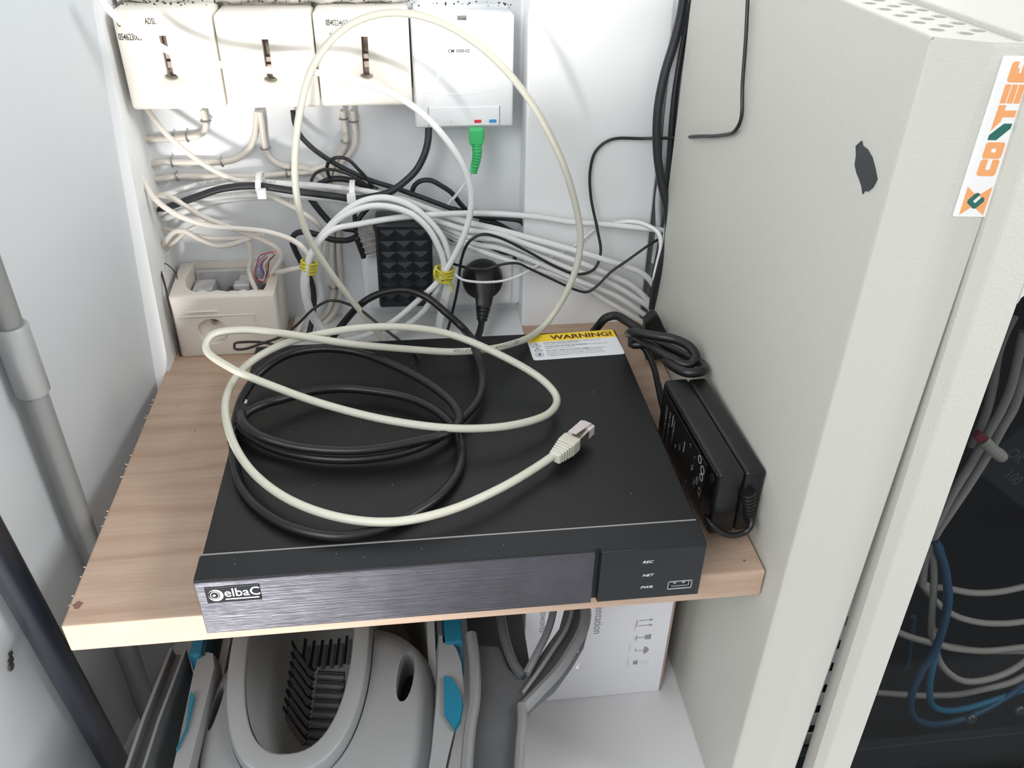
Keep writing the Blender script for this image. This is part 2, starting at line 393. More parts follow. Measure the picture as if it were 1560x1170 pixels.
T = [('ELECTRIC SHOCK HAZARD', ' This equipment is to be', .625), (None, 'serviced by trained personnel only.', .565), ('AVOID RISK OF FIRE OR DAMAGE', ' Do not expose this', .475), (None, 'appliance to rain or moisture.', .415),
     ('DO NOT UNPLUG POWER CORD', ' before shutting down', .31), (None, 'the system via the shutdown icon in the Menu or the', .25), (None, 'Power button on the remote. Wait until you see the', .19), (None, 'message indicating that it is safe to turn the power off.', .13)]
for bold_, rest, c in T:
    if bold_:
        ltext(bold_, .0024, .17, c, 'label_ink', bold=.02, sx=.98); ltext(rest.strip(), .0022, .17 + .026 * len(bold_) * .62 + .03, c, 'label_ink', sx=.95)
    else: ltext(rest, .0022, .17, c, 'label_ink', sx=.97)
f = nb()
for cx, cz in ((.085, .585), (.085, .41)):
    x, y = cx * LW, cz * LH; s = .0036
    for tri in ([(-1, -.75), (1, -.75), (.8, -.6), (-.8, -.6)], [(1, -.75), (0, .95), (0, .65), (.8, -.62)], [(-1, -.75), (-.8, -.62), (0, .65), (0, .95)], [(-.08, -.25), (.08, -.25), (.1, .4), (-.1, .4)], [(-.08, -.48), (.08, -.48), (.08, -.34), (-.08, -.34)]):
        prism([(x + p[0] * s, y + p[1] * s) for p in tri], .00012, .0002, XY, f)
x, y = .085 * LW, .20 * LH
b = ring(0, 0, .0030, .0034, 0, .00008); b.transform(Matrix(((1, 0, 0, x), (0, 0, 1, y), (0, 1, 0, .00012), (0, 0, 0, 1)))); merge(f, b)
prism([(x - .0014, y - .0012), (x + .0014, y - .0012), (x + .0014, y + .0014), (x + .0006, y + .0022), (x - .0014, y + .0008)], .00012, .0002, XY, f)
f.transform(F); obj('label_symbols', f, 'label_ink', lab)
# dust specks on the cover
d = nb()
for i in range(26):
    x, y, s = random.uniform(.01, .29), random.uniform(.03, .25), random.uniform(.00014, .00030)
    if not (.21 < x and y > .21): lathe([(s, 0), (s * .6, s * .6)], (x, y, .0425), (0, 0, 1), 5, True, d)
for i in range(7):
    x, y, s = random.uniform(.01, .29), random.uniform(.003, .018), random.uniform(.00014, .00026); lathe([(s, 0), (s * .6, s * .6)], (x, y, .0429), (0, 0, 1), 5, True, d)
tag(obj('dust_specks', d, 'ink_pale', rec), kind='stuff')
# small black connectors hanging over the recorder's left edge
for nm, lab_, p0, p1, r in (('barrel_plug', 'small black plug with a bare metal tip at the recorder left edge', (.0060, .1405, .0500), (.0085, .1565, .0540), .0042), ('barrel_plug', 'small ribbed black plug below the bare tipped one at the recorder left edge', (.0036, .1215, .0470), (.0040, .1375, .0482), .0040)):
    p0, p1 = Vector(p0), Vector(p1); t = thing(nm, lab_, 'plug', p0)
    b = nb(); L_ = (p1 - p0).length
    lathe([(r * .55, 0), (r * .8, L_ * .1), (r * .8, L_ * .2), (r * .65, L_ * .22), (r * .8, L_ * .26), (r * .8, L_ * .36), (r * .65, L_ * .38), (r * .95, L_ * .44), (r, L_ * .9), (r * .7, L_)], p0, p1 - p0, 16, True, b)
    obj('plug_body', b, 'rubber_black', t, True)
    obj('plug_tip', lathe([(.0012, 0), (.0012, .005), (.0007, .0056)], p1, p1 - p0, 10), 'port_metal', t, True)

# ================================================================== POWER BRICK
pb = thing('power_brick', 'black power brick standing on edge between recorder and grey cabinet', 'power adapter', (.331, .097, 0))
RB = Matrix.Translation((.331, .097, 0)) @ Matrix.Rotation(math.radians(3), 4, 'Z') @ Matrix.Translation((-.331, -.097, 0))
obj('case_half', box(.3150, .3325, .0415, .1525, .0090, .0605, .0022, 3, None, RB), 'brick_black', pb, True)
obj('case_half', box(.3329, .3475, .0415, .1525, .0090, .0600, .0030, 3, None, RB), 'brick_black', pb, True)
obj('case_core', box(.317, .345, .044, .150, .012, .058, 0, 1, None, RB), 'port_dark', pb)
fp = obj('label_face', box(.3145, .3152, .0435, .1505, .0110, .0585, .0003, 1, None, RB), 'brick_gloss', pb)
lp = obj('label_panel', box(.3142, .3147, .060, .148, .014, .054, .0002, 1, None, RB), 'brick_black', fp)
for y, z in ((.0495, .0515), (.0495, .0155), (.1465, .0525)):
    b = lathe([(.0034, 0), (.0034, .0006), (.0026, .0009)], (.3147, y, z), (-1, 0, 0), 16); b.transform(RB); obj('screw_cap', b, 'brick_black', pb, True)
def btext(s, size, y, z, **k):
    o = RB @ Vector((.31415, y, z)); return text(lp, s, size, o, RB.to_3x3() @ Vector((0, 0, -1)), RB.to_3x3() @ Vector((0, -1, 0)), 'brick_print', **k)
f = nb()
for y, z, r in ((.071, .050, .0030), (.0645, .046, .0032), (.0645, .040, .0028)):
    b = ring(0, 0, r * .74, r, 0, .00012); b.transform(Matrix(((0, 1, 0, .31405), (1, 0, 0, y), (0, 0, 1, z), (0, 0, 0, 1)))); merge(f, b)
for y, z, l in ((.098, .044, .009), (.124, .048, .010), (.113, .030, .003), (.086, .020, .004)): box(.3140, .31418, y, y + .0007, z - l, z, 0, 1, f)
f.transform(RB); obj('label_symbols', f, 'brick_print', lp)
for s_, sz, y, z in (('AC/DC ADAPTER', .0042, .139, .047), ('INPUT 100-240V~ 50/60Hz', .0030, .131, .047), ('OUTPUT 12V', .0036, .122, .046), ('CE', .0062, .0655, .032), ('GS', .0052, .0715, .036), ('FC', .0055, .076, .030), ('UL', .0044, .0815, .038), ('V', .004, .090, .050), ('LPS', .0034, .1065, .036), ('+ -', .0034, .0800, .047)):
    btext(s_, sz, y, z)
b = nb(); A, B = Vector((.3385, .040, .046)), Vector((.3438, .0395, .022))
pr = []
for k in range(9):
    h = k / 8; pr += [(.0050 - .0018 * h, h * .0255), (.0050 - .0018 * h, h * .0255 + .0017), (.0041 - .0018 * h, h * .0255 + .0018), (.0041 - .0018 * h, h * .0255 + .0030)]
lathe(pr, A, B - A, 14, True, b); obj('strain_relief', b, 'rubber_black', pb, True)
# ================================================================== GREY RACK CABINET
rk = thing('rack_cabinet', 'pale grey steel network rack cabinet with tinted glass door at the right', 'cabinet', (.36, .0, -.25))
obj('side_panel', box(.3505, .3525, -.0060, .317, -.25, .3315, .0009), 'cabinet_grey', rk)
pf = [(.3505, -.0067), (.3520, -.0082), (.3700, -.0181), (.3715, -.0188), (.3900, -.0210), (.3912, -.0200), (.3912, -.0105), (.3895, -.0105), (.3895, -.0190), (.3715, -.0168), (.3700, -.0161), (.3527, -.0066), (.3527, -.0063), (.3505, -.0063)]
obj('corner_post', prism(pf, -.25, .3300, XY), 'cabinet_grey', rk)
# perforated edge strip of the top: a row grid of cells, each with an eight-sided hole
tp = nb(); rows = [.3605, .3690, .3775]; pitch = .0155; R8 = .0036
def cell(x0, x1, y0, y1, cx, cy, r, z):
    out = [(x1, cy), (x1, y1), (cx, y1), (x0, y1), (x0, cy), (x0, y0), (cx, y0), (x1, y0)]
    O = [tp.verts.new((a, c, z)) for a, c in out]; I = [tp.verts.new((cx + r * math.cos(PI / 4 * k), cy + r * math.sin(PI / 4 * k), z)) for k in range(8)]; D = [tp.verts.new((v.co.x, v.co.y, z - .0015)) for v in I]
    for k in range(8):
        j = (k + 1) % 8; tp.faces.new((O[k], O[j], I[j], I[k])); tp.faces.new((I[k], I[j], D[j], D[k]))
for i, x in enumerate(rows):
    x0 = .3520 if i == 0 else (rows[i - 1] + x) / 2; x1 = .384 if i == 2 else (rows[i + 1] + x) / 2
    off = 0 if i != 1 else pitch / 2
    for k in range(20):
        cy = (.0068, -.0010, .0040)[i] + k * pitch; cell(x0, x1, cy - pitch / 2, cy + pitch / 2, x, cy, R8, .3312)
obj('perforated_strip', tp, 'cabinet_grey', rk)
obj('strip_front', prism([(.3520, -.0068), (.3700, -.0181), (.3912, -.0208), (.3912, -.0037), (.37325, -.0037), (.37325, -.00875), (.36475, -.00875), (.36475, -.00095), (.3520, -.00095)], .3292, .3312, XY), 'cabinet_grey', rk)
obj('hole_shade_plate', box(.3530, .384, .0, .31, .3262, .3270), 'cabinet_inside', rk)  # added dark plate that puts shade behind the perforations
obj('top_lip', box(.384, .3865, -.018, .315, .325, .3335, .0008), 'cabinet_grey', rk)
obj('top_panel', box(.3865, .62, -.018, .315, .322, .3300), 'cabinet_grey', rk)
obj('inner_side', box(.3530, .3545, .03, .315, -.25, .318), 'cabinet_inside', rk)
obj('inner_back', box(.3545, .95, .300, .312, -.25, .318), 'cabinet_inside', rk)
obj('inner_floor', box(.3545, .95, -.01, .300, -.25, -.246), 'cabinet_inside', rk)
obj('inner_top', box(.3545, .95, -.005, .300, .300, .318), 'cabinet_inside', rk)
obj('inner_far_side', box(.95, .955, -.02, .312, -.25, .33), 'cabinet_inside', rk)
# sticker with letters, reading upwards
A0, A1 = Vector((.3762, -.01955, .2570)), Vector((.3728, -.01905, .3262))
xd = Vector((.0187, -.0023, 0)).normalized()
up_ = (A1 - A0); SL = up_.length; SWd = .0152
SF = frame(A0, xd, up_)   # local x across, y up along the sticker, z out of the panel
nrm = SF.to_3x3() @ Vector((0, 0, 1))
if nrm.y > 0: raise Exception('sticker')
b = prism(rrect(0, SWd, 0, SL, .0008), 0, .0002, XY); b.transform(SF); stk = obj('sticker', b, 'sticker_white', rk); stk['label'] = 'white sticker with orange and green lettering reading upward'
def letter(poly, s0, s1, m, name='sticker_letter', t0=.30, t1=.84):
    b = nb()
    polys = poly if isinstance(poly[0], list) else [poly]
    for p in polys: prism([((t1 - c * (t1 - t0)) * SWd, (s0 + a * (s1 - s0)) * SL) for a, c in p], .0002, .0003, XY, b)
    b.transform(SF); return obj(name, b, m, stk)
letter([[(0, .12), (.12, 0), (.9, 0), (1, .1), (1, .38), (.38, .38), (.38, .62), (1, .62), (1, .9), (.9, 1), (.12, 1), (0, .88)]], .274, .382, 'logo_orange')
letter([[(.1, 0), (.9, 0), (1, .1), (.62, .38), (.38, .38), (0, .1)], [(0, .1), (.38, .38), (.38, .62), (0, .9)], [(1, .1), (1, .9), (.62, .62), (.62, .38)], [(0, .9), (.38, .62), (.62, .62), (1, .9), (.9, 1), (.1, 1)]], .387, .490, 'logo_orange')
letter([[(0, .55), (0, 1), (.30, 1), (1, .42), (1, 0), (.72, 0)]], .503, .606, 'logo_green')
letter([[(-.50, 1), (1, 1), (1, .62), (.70, .62), (.70, 0), (.32, 0), (.32, .62), (.1, .62)]], .610, .717, 'logo_orange')
letter([[(0, 0), (1, 0), (1, .30), (0, .30)], [(0, .35), (1, .35), (1, .65), (0, .65)], [(0, .70), (1, .70), (1, 1), (0, 1)]], .727, .838, 'logo_orange')
letter([[(.1, 0), (.9, 0), (1, .1), (1, .42), (.45, .42), (.45, .55), (.68, .55), (.68, .64), (.36, .64), (.36, .66), (1, .66), (1, .9), (.9, 1), (.1, 1), (0, .9), (0, .1)]], .850, .970, 'logo_orange')
letter([[(.203, .83), (.150, .52), (.108, .66), (.068, .52), (.012, .82)], [(.205, .11), (.150, .42), (.108, .28), (.060, .42), (.012, .11)]], 0, 1, 'logo_orange', 'sticker_emblem', 0, 1)
b = nb(); Rm = Matrix.Translation((.0081, .110 * SL, 0)) @ Matrix.Rotation(math.radians(52), 4, 'Z')
s = .0030
prism([(-s, -s * .7), (-s * .7, -s), (s * .7, -s), (s, -s * .7), (s, -s * .25), (-s * .3, -s * .25), (-s * .3, s * .3), (s, s * .3), (s, s * .7), (s * .7, s), (-s * .7, s), (-s, s * .7)], .0003, .00045, XY, b)
b.transform(Rm); b.transform(SF); obj('sticker_emblem', b, 'logo_green', stk)
# front door: hangs a little crooked, so its edge is not parallel to the post
dth = .028; dO = Vector((.3952, 0, .238))
def DF(u, v, h): return Vector((dO.x + u - v * dth, h, dO.z + v + u * dth))
fr_ = nb()
W0, W1, V0, V1, U1 = .0203, .330, -.0165, -.445, .36
prism([(0, -.480), (W0, -.480), (W0, .092), (0, .092)], -.030, -.022, DF, fr_, .0007)
prism([(W0, V0), (U1, V0), (U1, .092), (W0, .092)], -.030, -.022, DF, fr_, 0)
prism([(W0, -.480), (U1, -.480), (U1, V1), (W0, V1)], -.030, -.022, DF, fr_, 0)
prism([(W1, V1), (U1, V1), (U1, V0), (W1, V0)], -.030, -.022, DF, fr_, 0)
prism([(W0, V0), (W0, V0 - .006), (W0 + .0008, V0 - .0030), (W0 + .0030, V0 - .0008), (W0 + .006, V0)], -.030, -.022, DF, fr_, 0)
rows = [[DF(-.0005, v, -.0298), DF(-.0040, v, -.0235), DF(-.0040, v, -.0120), DF(.0010, v, -.0120), DF(.0010, v, -.0298)] for v in (-.480, .092)]
loft(rows, True, True, fr_)
door = obj('door', fr_, 'cabinet_grey', rk)
obj('window_pane', prism([(W0 - .003, V1 - .003), (W1 + .003, V1 - .003), (W1 + .003, V0 + .003), (W0 - .003, V0 + .003)], -.0225, -.0205, DF), 'tinted_glass', door)
# 19 inch rail with square holes, seen through the gap
rl = nb(); zs = .055
box(.4215, .4300, .030, .0315, -.25, .30, 0, 1, rl); box(.4395, .4460, .030, .0315, -.25, .30, 0, 1, rl)
z = .046
while z > -.25:
    box(.4300, .4395, .030, .0315, z - .0140, z, 0, 1, rl); z -= .0258
box(.4300, .4395, .030, .0315, .046, .30, 0, 1, rl)
obj('mounting_rail', rl, 'rail_grey', rk)
# velcro strap, lettered device and bolts inside
vt = thing('cable_strap', 'beige strap with red lining around the beige cables behind the tinted window', 'strap', (.506, .062, .05))
tube(spline(mm([(497, 52, 68), (503, 50, 63.5), (510, 50, 58), (517, 51, 53), (519, 56, 51)]), .001), .0033, 10, None, True, (1, .8)); 
obj('strap_band', tube(spline(mm([(502, 53, 65), (507, 50, 60.5), (514, 50, 55), (519, 52, 51), (520, 57, 50)]), .001), .0040, 10, None, True), 'velcro_beige', vt, True)
obj('strap_lining', box(-.0055, .0055, -.003, .003, -.0030, .0030, .001, 1, None, Matrix.Translation((.5000, .0545, .0665)) @ Matrix.Rotation(math.radians(42), 4, 'Y')), 'velcro_red', vt)
dv = thing('rack_device', 'dark lettered device tilted deep inside the cabinet behind the glass', 'network device', (.62, .14, -.06))
DM = Matrix.Translation((.640, .120, -.010)) @ Matrix.Rotation(math.radians(38), 4, 'Y')
obj('device_case', box(-.06, .06, -.002, .05, -.055, .055, .002, 2, None, DM), 'device_dark', dv)
for s_, a, c in (('OK', -.048, -.030), ('100', -.030, -.044), ('LAN 24', -.050, .012), ('0', -.020, -.020)):
    text(dv, s_, .013, DM @ Vector((a, -.002, c)), DM.to_3x3() @ Vector((1, 0, 0)), DM.to_3x3() @ Vector((0, 0, 1)), 'screw_grey', 'device_lettering')
for p, n_ in (((.560, .02, -.196), 'left'), ((.600, .02, -.191), 'right')):
    b = lathe([(.0045, 0), (.0045, .002), (.0030, .0034)], p, (0, -1, .3), 12)
    tag(obj('rack_bolt', b, 'screw_grey', None, True), 'dark bolt head at the bottom of the cabinet window, %s one of two' % n_, 'bolt', 'bolts inside the cabinet')
tag(obj('rack_bar', box(.40, .92, .012, .020, -.246, -.212, .001), 'device_dark'), 'dark horizontal bar across the bottom of the cabinet interior', 'bar')
# torn black tape on the cabinet side
tpz = [(27.2, 277.3), (29.4, 270.8), (26.8, 262), (19.0, 249.5), (13.1, 255.5), (5.6, 258.5), (4.5, 266), (9.5, 272), (15.7, 276.2), (21.5, 276.8)]
tpz_old = [(27.2, 277.3), (25.3, 275.2), (29.4, 270.8), (29.6, 266), (26.5, 265.0), (19.5, 256.5), (13.1, 254.6), (8.8, 254.0), (5.6, 259.5), (4.5, 266), (8.5, 272), (15.7, 276.0), (21.0, 275.8), (24.0, 278.6)]
tag(obj('tape_scrap', prism([(a / 1000, c / 1000) for a, c in [(30.4, 273.6), (26.4, 277.3), (24.6, 275.6), (19.6, 275.5), (14.0, 273.6), (9.0, 270.0), (4.8, 266.1), (6.5, 261.6), (9.4, 258.6), (13.0, 257.3), (13.6, 255.6), (16.4, 258.6), (19.8, 260.6), (23.6, 262.4), (27.2, 265.3), (28.0, 269.5)]], .3498, .3505, YZ), 'tape_black'), 'torn scrap of black tape on the grey cabinet side', 'tape')
# ================================================================== WALL SOCKETS
def phone_box(label, x0, x1, z0, z1, slot, texts, rot=0.0):
    t = thing('telephone_socket', label, 'socket', ((x0 + x1) / 2, .38, z0), 'row of three ivory telephone sockets')
    cov = obj('cover', box(x0, x1, .340, .3765, z0, z1, .0035, 3), 'socket_ivory', t, True)
    # raised top shoulder
    obj('back_plate', box(x0 + .002, x1 - .002, .3755, .380, z0 + .002, z1 + .0045, .001), 'socket_old', t)
    xt, zt, xb, zb = slot
    cut(cov, prism([(xt - .0026, zt), (xt + .0026, zt), (xb + .0022, zb), (xb - .0026, zb)], .330, .350, XZ))
    cut(cov, prism([(xb + .0052 * math.cos(2 * PI * k / 16), zb - .0018 + .0026 * math.sin(2 * PI * k / 16)) for k in range(16)], .330, .349, XZ))
    s = obj('jack_slot', prism([(xt - .0024, zt), (xt + .0024, zt), (xb + .0020, zb - .003), (xb - .0024, zb - .003)], .3475, .3482, XZ), 'slot_brown', t)
    f = nb()
    for k, (a0, a1) in enumerate(((.50, .62), (.70, .86))):
        p = lambda a: (xt + (xb - xt) * a, zt + (zb - zt) * a)
        (xa, za), (xc, zc) = p(a0), p(a1); prism([(xa - .0021, za), (xa + .0021, za), (xc + .0021, zc), (xc - .0021, zc)], .3445, .3478, XZ, f)
    obj('contact', f, 'contact_tan', s)
    for s_, sz, x, z in texts: text(t, s_, sz, (x, .3399, z), (1, 0, -.03), (0, 0, 1), 'ink', 'stamped_text', sx=.56, bold=.012)
    return t
phone_box('ivory telephone socket with printed digits in the top left corner', -.0775, -.0065, .2108, .2835, (-.0440, .2655, -.0435, .2375), [('054623005', .0066, -.0755, .2628), ('C', .0070, -.0745, .2722), ('ADSL', .0060, -.0545, .2738)])
phone_box('plain ivory telephone socket in the middle of the row of three', -.0055, .0660, .2105, .2805, (.0300, .2622, .0302, .2345), [])
t = phone_box('ivory telephone socket with printed digits, beside the white junction box', .0670, .1385, .2108, .2815, (.1045, .2635, .1040, .2360), [('0540224657', .0058, .0765, .2718), ('F40', .0062, .0785, .2620)])
f = nb(); box(.108, .128, .3394, .3402, .2715, .2722, 0, 1, f); obj('moulded_line', f, 'socket_old', t)

# white fibre junction box
nt_ = thing('junction_box', 'white fibre junction box with red and blue marks at its lower edge', 'junction box', (.181, .38, .188))
cv = obj('cover', box(.1400, .2212, .3520, .3760, .1885, .2768, .0025, 3), 'socket_white', nt_, True)
obj('back_plate', box(.1425, .2190, .3755, .380, .186, .2795, .001), 'socket_white', nt_)
cut(cv, box(.1765, .1836, .345, .356, .2722, .2757))
obj('notch', box(.1768, .1833, .3545, .3555, .2725, .2754), 'staple', nt_)
f = nb()
for a in ((.1508, .1513, .1905, .2062), (.2098, .2103, .1905, .2062)): box(a[0], a[1], .3516, .3522, a[2], a[3], 0, 1, f)
st = obj('strip_edge', f, 'ink_grey', nt_)
obj('strip_panel', box(.1515, .2096, .3512, .3522, .1905, .2058, .0003, 1), 'socket_white', nt_)
obj('red_mark', box(.1888, .1946, .3508, .3514, .1926, .1952), 'red_mark', nt_)['label'] = 'small red rectangle'
obj('blue_mark', box(.2012, .2072, .3508, .3514, .1926, .1952), 'blue_mark', nt_)['label'] = 'small blue rectangle'
text(nt_, 'L....', .0040, (.1690, .3511, .1925), (1, 0, 0), (0, 0, 1), 'ink_pale')
text(nt_, 'CM 1050-02', .0034, (.1685, .3519, .2485), (1, 0, 0), (0, 0, 1), 'ink', bold=.015)
b = nb()
arc = [Vector((.145 + .07 * k / 14, .3518, .258 - .013 * (k / 14) ** 2 + .004 * math.sin(k / 14 * PI))) for k in range(15)]
# fine moulded curve on the cover
tube([Vector((.1430 + .0745 * k / 20, .3520, .2185 - .0045 * math.sin(PI * k / 20) + .004 * k / 20)) for k in range(21)], .00035, 6, b)
tube([Vector((.1900 + .0300 * k / 14, .3520, .2680 - .020 * (k / 14) ** 1.7)) for k in range(15)], .0003, 6, b)
obj('moulded_line', b, 'socket_white', nt_)
# green connector
gc = thing('fibre_connector', 'green fibre connector hanging below the white junction box', 'connector', (.1895, .348, .176))
obj('connector_body', box(.1840, .1958, .3425, .3520, .1765, .1895, .0012), 'green_plug', gc)
obj('connector_side', box(.1958, .1966, .3455, .3490, .1795, .1895), 'green_plug', gc)
b = nb(); P = spline(mm([(190.2, 347, 177), (190.6, 346, 170), (189.5, 345.5, 162), (187.3, 345, 154), (186.8, 345, 152.5)]), .0008)
rr = [.0047 - .0012 * i / len(P) - (.0007 if i % 3 == 0 else 0) for i in range(len(P))]
tube(P, rr, 12, b); obj('connector_boot', b, 'green_plug', gc, True)

# twin power socket plate with black adapter and round plug
sk = thing('power_socket', 'white twin power socket low on the wall behind the tied coil', 'socket', (.16, .38, .015))
obj('mounting_plate', box(.0845, .2320, .3640, .3800, .0140, .0720, .0025, 2), 'socket_white', sk, True)
obj('socket_insert', box(.1700, .2235, .3600, .3650, .0180, .0700, .0020, 2), 'socket_white', sk, True)
obj('socket_insert', box(.0900, .1600, .3600, .3650, .0180, .0700, .0020, 2), 'socket_white', sk, True)
ad = thing('plug_adapter', 'black plug-in power adapter with a faceted diamond pattern front', 'power adapter', (.124, .36, .032))
AM = Matrix.Translation((.1248, .332, .0735)) @ Matrix.Rotation(math.radians(1.0), 4, 'Y')
obj('adapter_body', box(-.0245, .0245, 0, .031, -.0415, .0405, .0028, 3, None, AM), 'adapter_black', ad, True)
b = nb()
box(-.0225, -.0211, -.0012, .001, -.037, .0365, .0004, 1, b, AM); box(.0211, .0225, -.0012, .001, -.037, .0365, .0004, 1, b, AM); box(-.0225, .0225, -.0012, .001, .0355, .0372, .0004, 1, b, AM)
obj('front_frame', b, 'adapter_black', ad)
nx, nz = 3, 7; cw, chh = .0420 / nx, .0710 / nz; pyr = None
me = None
for i in range(nx):
    for j in range(nz):
        cx, cz = -.0210 + (i + .5) * cw, -.0365 + (j + .5) * chh
        b = nb(); v = [b.verts.new(Vector((cx + a * cw * .49, -.0002, cz + c * chh * .49))) for a, c in ((-1, -1), (1, -1), (1, 1), (-1, 1))]; top = b.verts.new(Vector((cx, -.0020, cz)))
        for k in range(4): b.faces.new((v[k], v[(k + 1) % 4], top))
        b.faces.new(v[::-1]); b.transform(AM); obj('pyramid_facet', b, 'adapter_black', ad)
cp = thing('clear_plug', 'clear plastic plug squeezed left of the black patterned adapter', 'plug', (.092, .35, .083))
CM_ = Matrix.Translation((.0955, .347, .0950)) @ Matrix.Rotation(math.radians(-14), 4, 'Y')
obj('plug_shell', box(-.0075, .0075, -.008, .010, -.0125, .0125, .0020, 2, None, CM_), 'clear_plug', cp, True)
f = nb()
for k in range(4): box(-.0078, .0070, -.0086, -.0078, -.0095 + k * .0055, -.0080 + k * .0055, .0002, 1, f, CM_)
obj('shell_rib', f, 'ink_grey', cp)
obj('plug_latch', box(-.0125, -.0080, -.007, .005, -.0150, .006, .0012, 2, None, CM_), 'plug_black', cp)
rp = thing('round_plug', 'black round mains plug pushed into the white power socket', 'plug', (.195, .35, .03))
b = lathe([(.0175, 0), (.0188, .002), (.0188, .011), (.0172, .0145), (.0120, .0155)], (.1950, .3600, .0470), (0, -1, 0), 36)
obj('plug_face', b, 'plug_black', rp, True)
b = nb()
rings = []
NP = [(.1953, .3435, .0600), (.1955, .3400, .0520), (.1955, .3375, .0440), (.1945, .3330, .0360), (.1933, .3280, .0295)]
for k, (x, y, z) in enumerate(NP):
    h = k / 4; w = (.0092, .0096, .0092, .0078, .0064)[k]; d = (.0040, .0072, .0080, .0072, .0062)[k]
    rings.append([Vector((x + w * math.cos(2 * PI * i / 18), y + d * .8 * math.sin(2 * PI * i / 18), z + d * .5 * math.sin(2 * PI * i / 18))) for i in range(18)])
loft(rings, True, True, b); obj('plug_neck', b, 'plug_black', rp, True)
pr = []
for k in range(4): pr += [(.0068 - k * .0006, k * .0034), (.0068 - k * .0006, k * .0034 + .0020), (.0055 - k * .0006, k * .0034 + .0021), (.0055 - k * .0006, k * .0034 + .0033)]
obj('plug_grommet', lathe(pr, (.1935, .3288, .0310), (-.16, -.68, -.72), 16), 'plug_black', rp, True)
obj('plug_cord', tube(spline(mm([(191.6, 321, 22.5), (189.6, 313, 17.8), (186, 305, 13), (180, 294, 8), (168, 280, 5.2), (150, 272, 4.9), (130, 270, 4.9)]), .002), .0031, 10), 'rubber_black', rp, True)

# broken socket box standing on the shelf
bs = thing('broken_socket', 'broken ivory wall socket with its top torn open, lower left on the shelf', 'socket', (-.033, .345, 0))
rings = []
for y, i0, zt in ((.316, 0, .0590), (.3185, -.0015, .0615), (.376, -.004, .0635)):
    pass
shell = nb()
# outer shell: front face slightly narrower at the bottom
def BS(y, ins, top): return [Vector((-.0770 + ins, y, .0002)), Vector((.0105 - ins, y, .0002)), Vector((.0120 - ins, y, top)), Vector((-.0770 + ins, y, top))]
loft([BS(.3165, .0012, .0585), BS(.3190, 0, .0605), BS(.3790, -.001, .0640)], True, True, shell)
bevel(shell, .0018, 2, 25)
sh_o = obj('shell', shell, 'socket_old', bs, True)
jag = [(-.0640, .3315), (-.0590, .3262), (-.0550, .3238), (-.0500, .3262), (-.0470, .3250), (-.0430, .3228), (-.0380, .3256), (-.0330, .3240), (-.0280, .3222), (-.0250, .3238), (-.0200, .3228), (-.0150, .3252), (-.0110, .3228), (-.0060, .3242), (.0020, .3225), (.0035, .3300), (.0020, .3760), (-.0650, .3760), (-.0680, .345)]
cut(sh_o, prism(jag, .012, .09, XY))
cut(sh_o, lathe([(.0130, -.003), (.0130, .0075)], (-.0455, .3165, .0250), (0, 1, 0), 28))
obj('socket_well', lathe([(.0128, 0), (.0128, .0005)], (-.0455, .3238, .0250), (0, 1, 0), 28), 'socket_ivory', bs)
f = nb(); prism([(-.0470, .0345), (-.0465, .0310), (-.0440, .0290), (-.0415, .0310), (-.0395, .0345), (-.0410, .0370), (-.0450, .0375)], .3205, .3242, XZ, f); kn_ = obj('keyway', f, 'contact_tan', bs)
obj('keyway_hole', prism([(-.0450, .0368), (-.0445, .0325), (-.0408, .0335), (-.0402, .0360), (-.0420, .0372)], .3200, .3208, XZ), 'slot_brown', kn_)
f = nb(); box(-.0700, -.0070, .3158, .3170, .0405, .0412, .0002, 1, f); box(-.0072, -.0064, .3158, .3170, .0030, .0412, .0002, 1, f); box(-.0660, -.0380, .3150, .3166, .0445, .0465, .0006, 1, f); box(-.0710, -.0345, .3150, .3166, .0405, .0420, .0006, 1, f)
obj('moulded_ridge', f, 'socket_old', bs)
f = nb(); box(-.0650, .0030, .3280, .3745, .0140, .0200, 0, 1, f); box(-.0640, .0020, .3500, .3745, .0200, .0350, .0005, 1, f); box(-.0650, .0030, .3700, .3750, .0140, .0580, .0008, 1, f)
core = obj('terminal_block', f, 'socket_inner', bs)
f = nb()
for x in (-.0375, -.0075): box(x, x + .0026, .3560, .3700, .0330, .0420, 0, 1, f)
obj('terminal_slot', f, 'slot_brown', core)
f = nb(); box(-.0250, -.0150, .344, .366, .018, .055, .001, 1, f); box(-.0270, -.0130, .342, .352, .051, .0565, .0008, 1, f); obj('terminal_post', f, 'socket_inner', core)
f = nb(); box(-.0640, -.0470, .345, .366, .018, .052, .001, 1, f); obj('terminal_post', f, 'socket_inner', core)
obj('screw_hole', lathe([(.0056, 0), (.0056, .004)], (-.0600, .3440, .0430), (-.2, -1, .6), 14), 'slot_brown', core)
f = nb()
for i in range(9):
    p = Vector((-.062 + i * .0075, .346 + .004 * (i % 2), .034)); tube(spline([p, p + Vector((.002, .004, .005)), p + Vector((.006, .002, .004))], .001), .0005, 6, f)
obj('loose_wire', f, 'wire_brown', core)
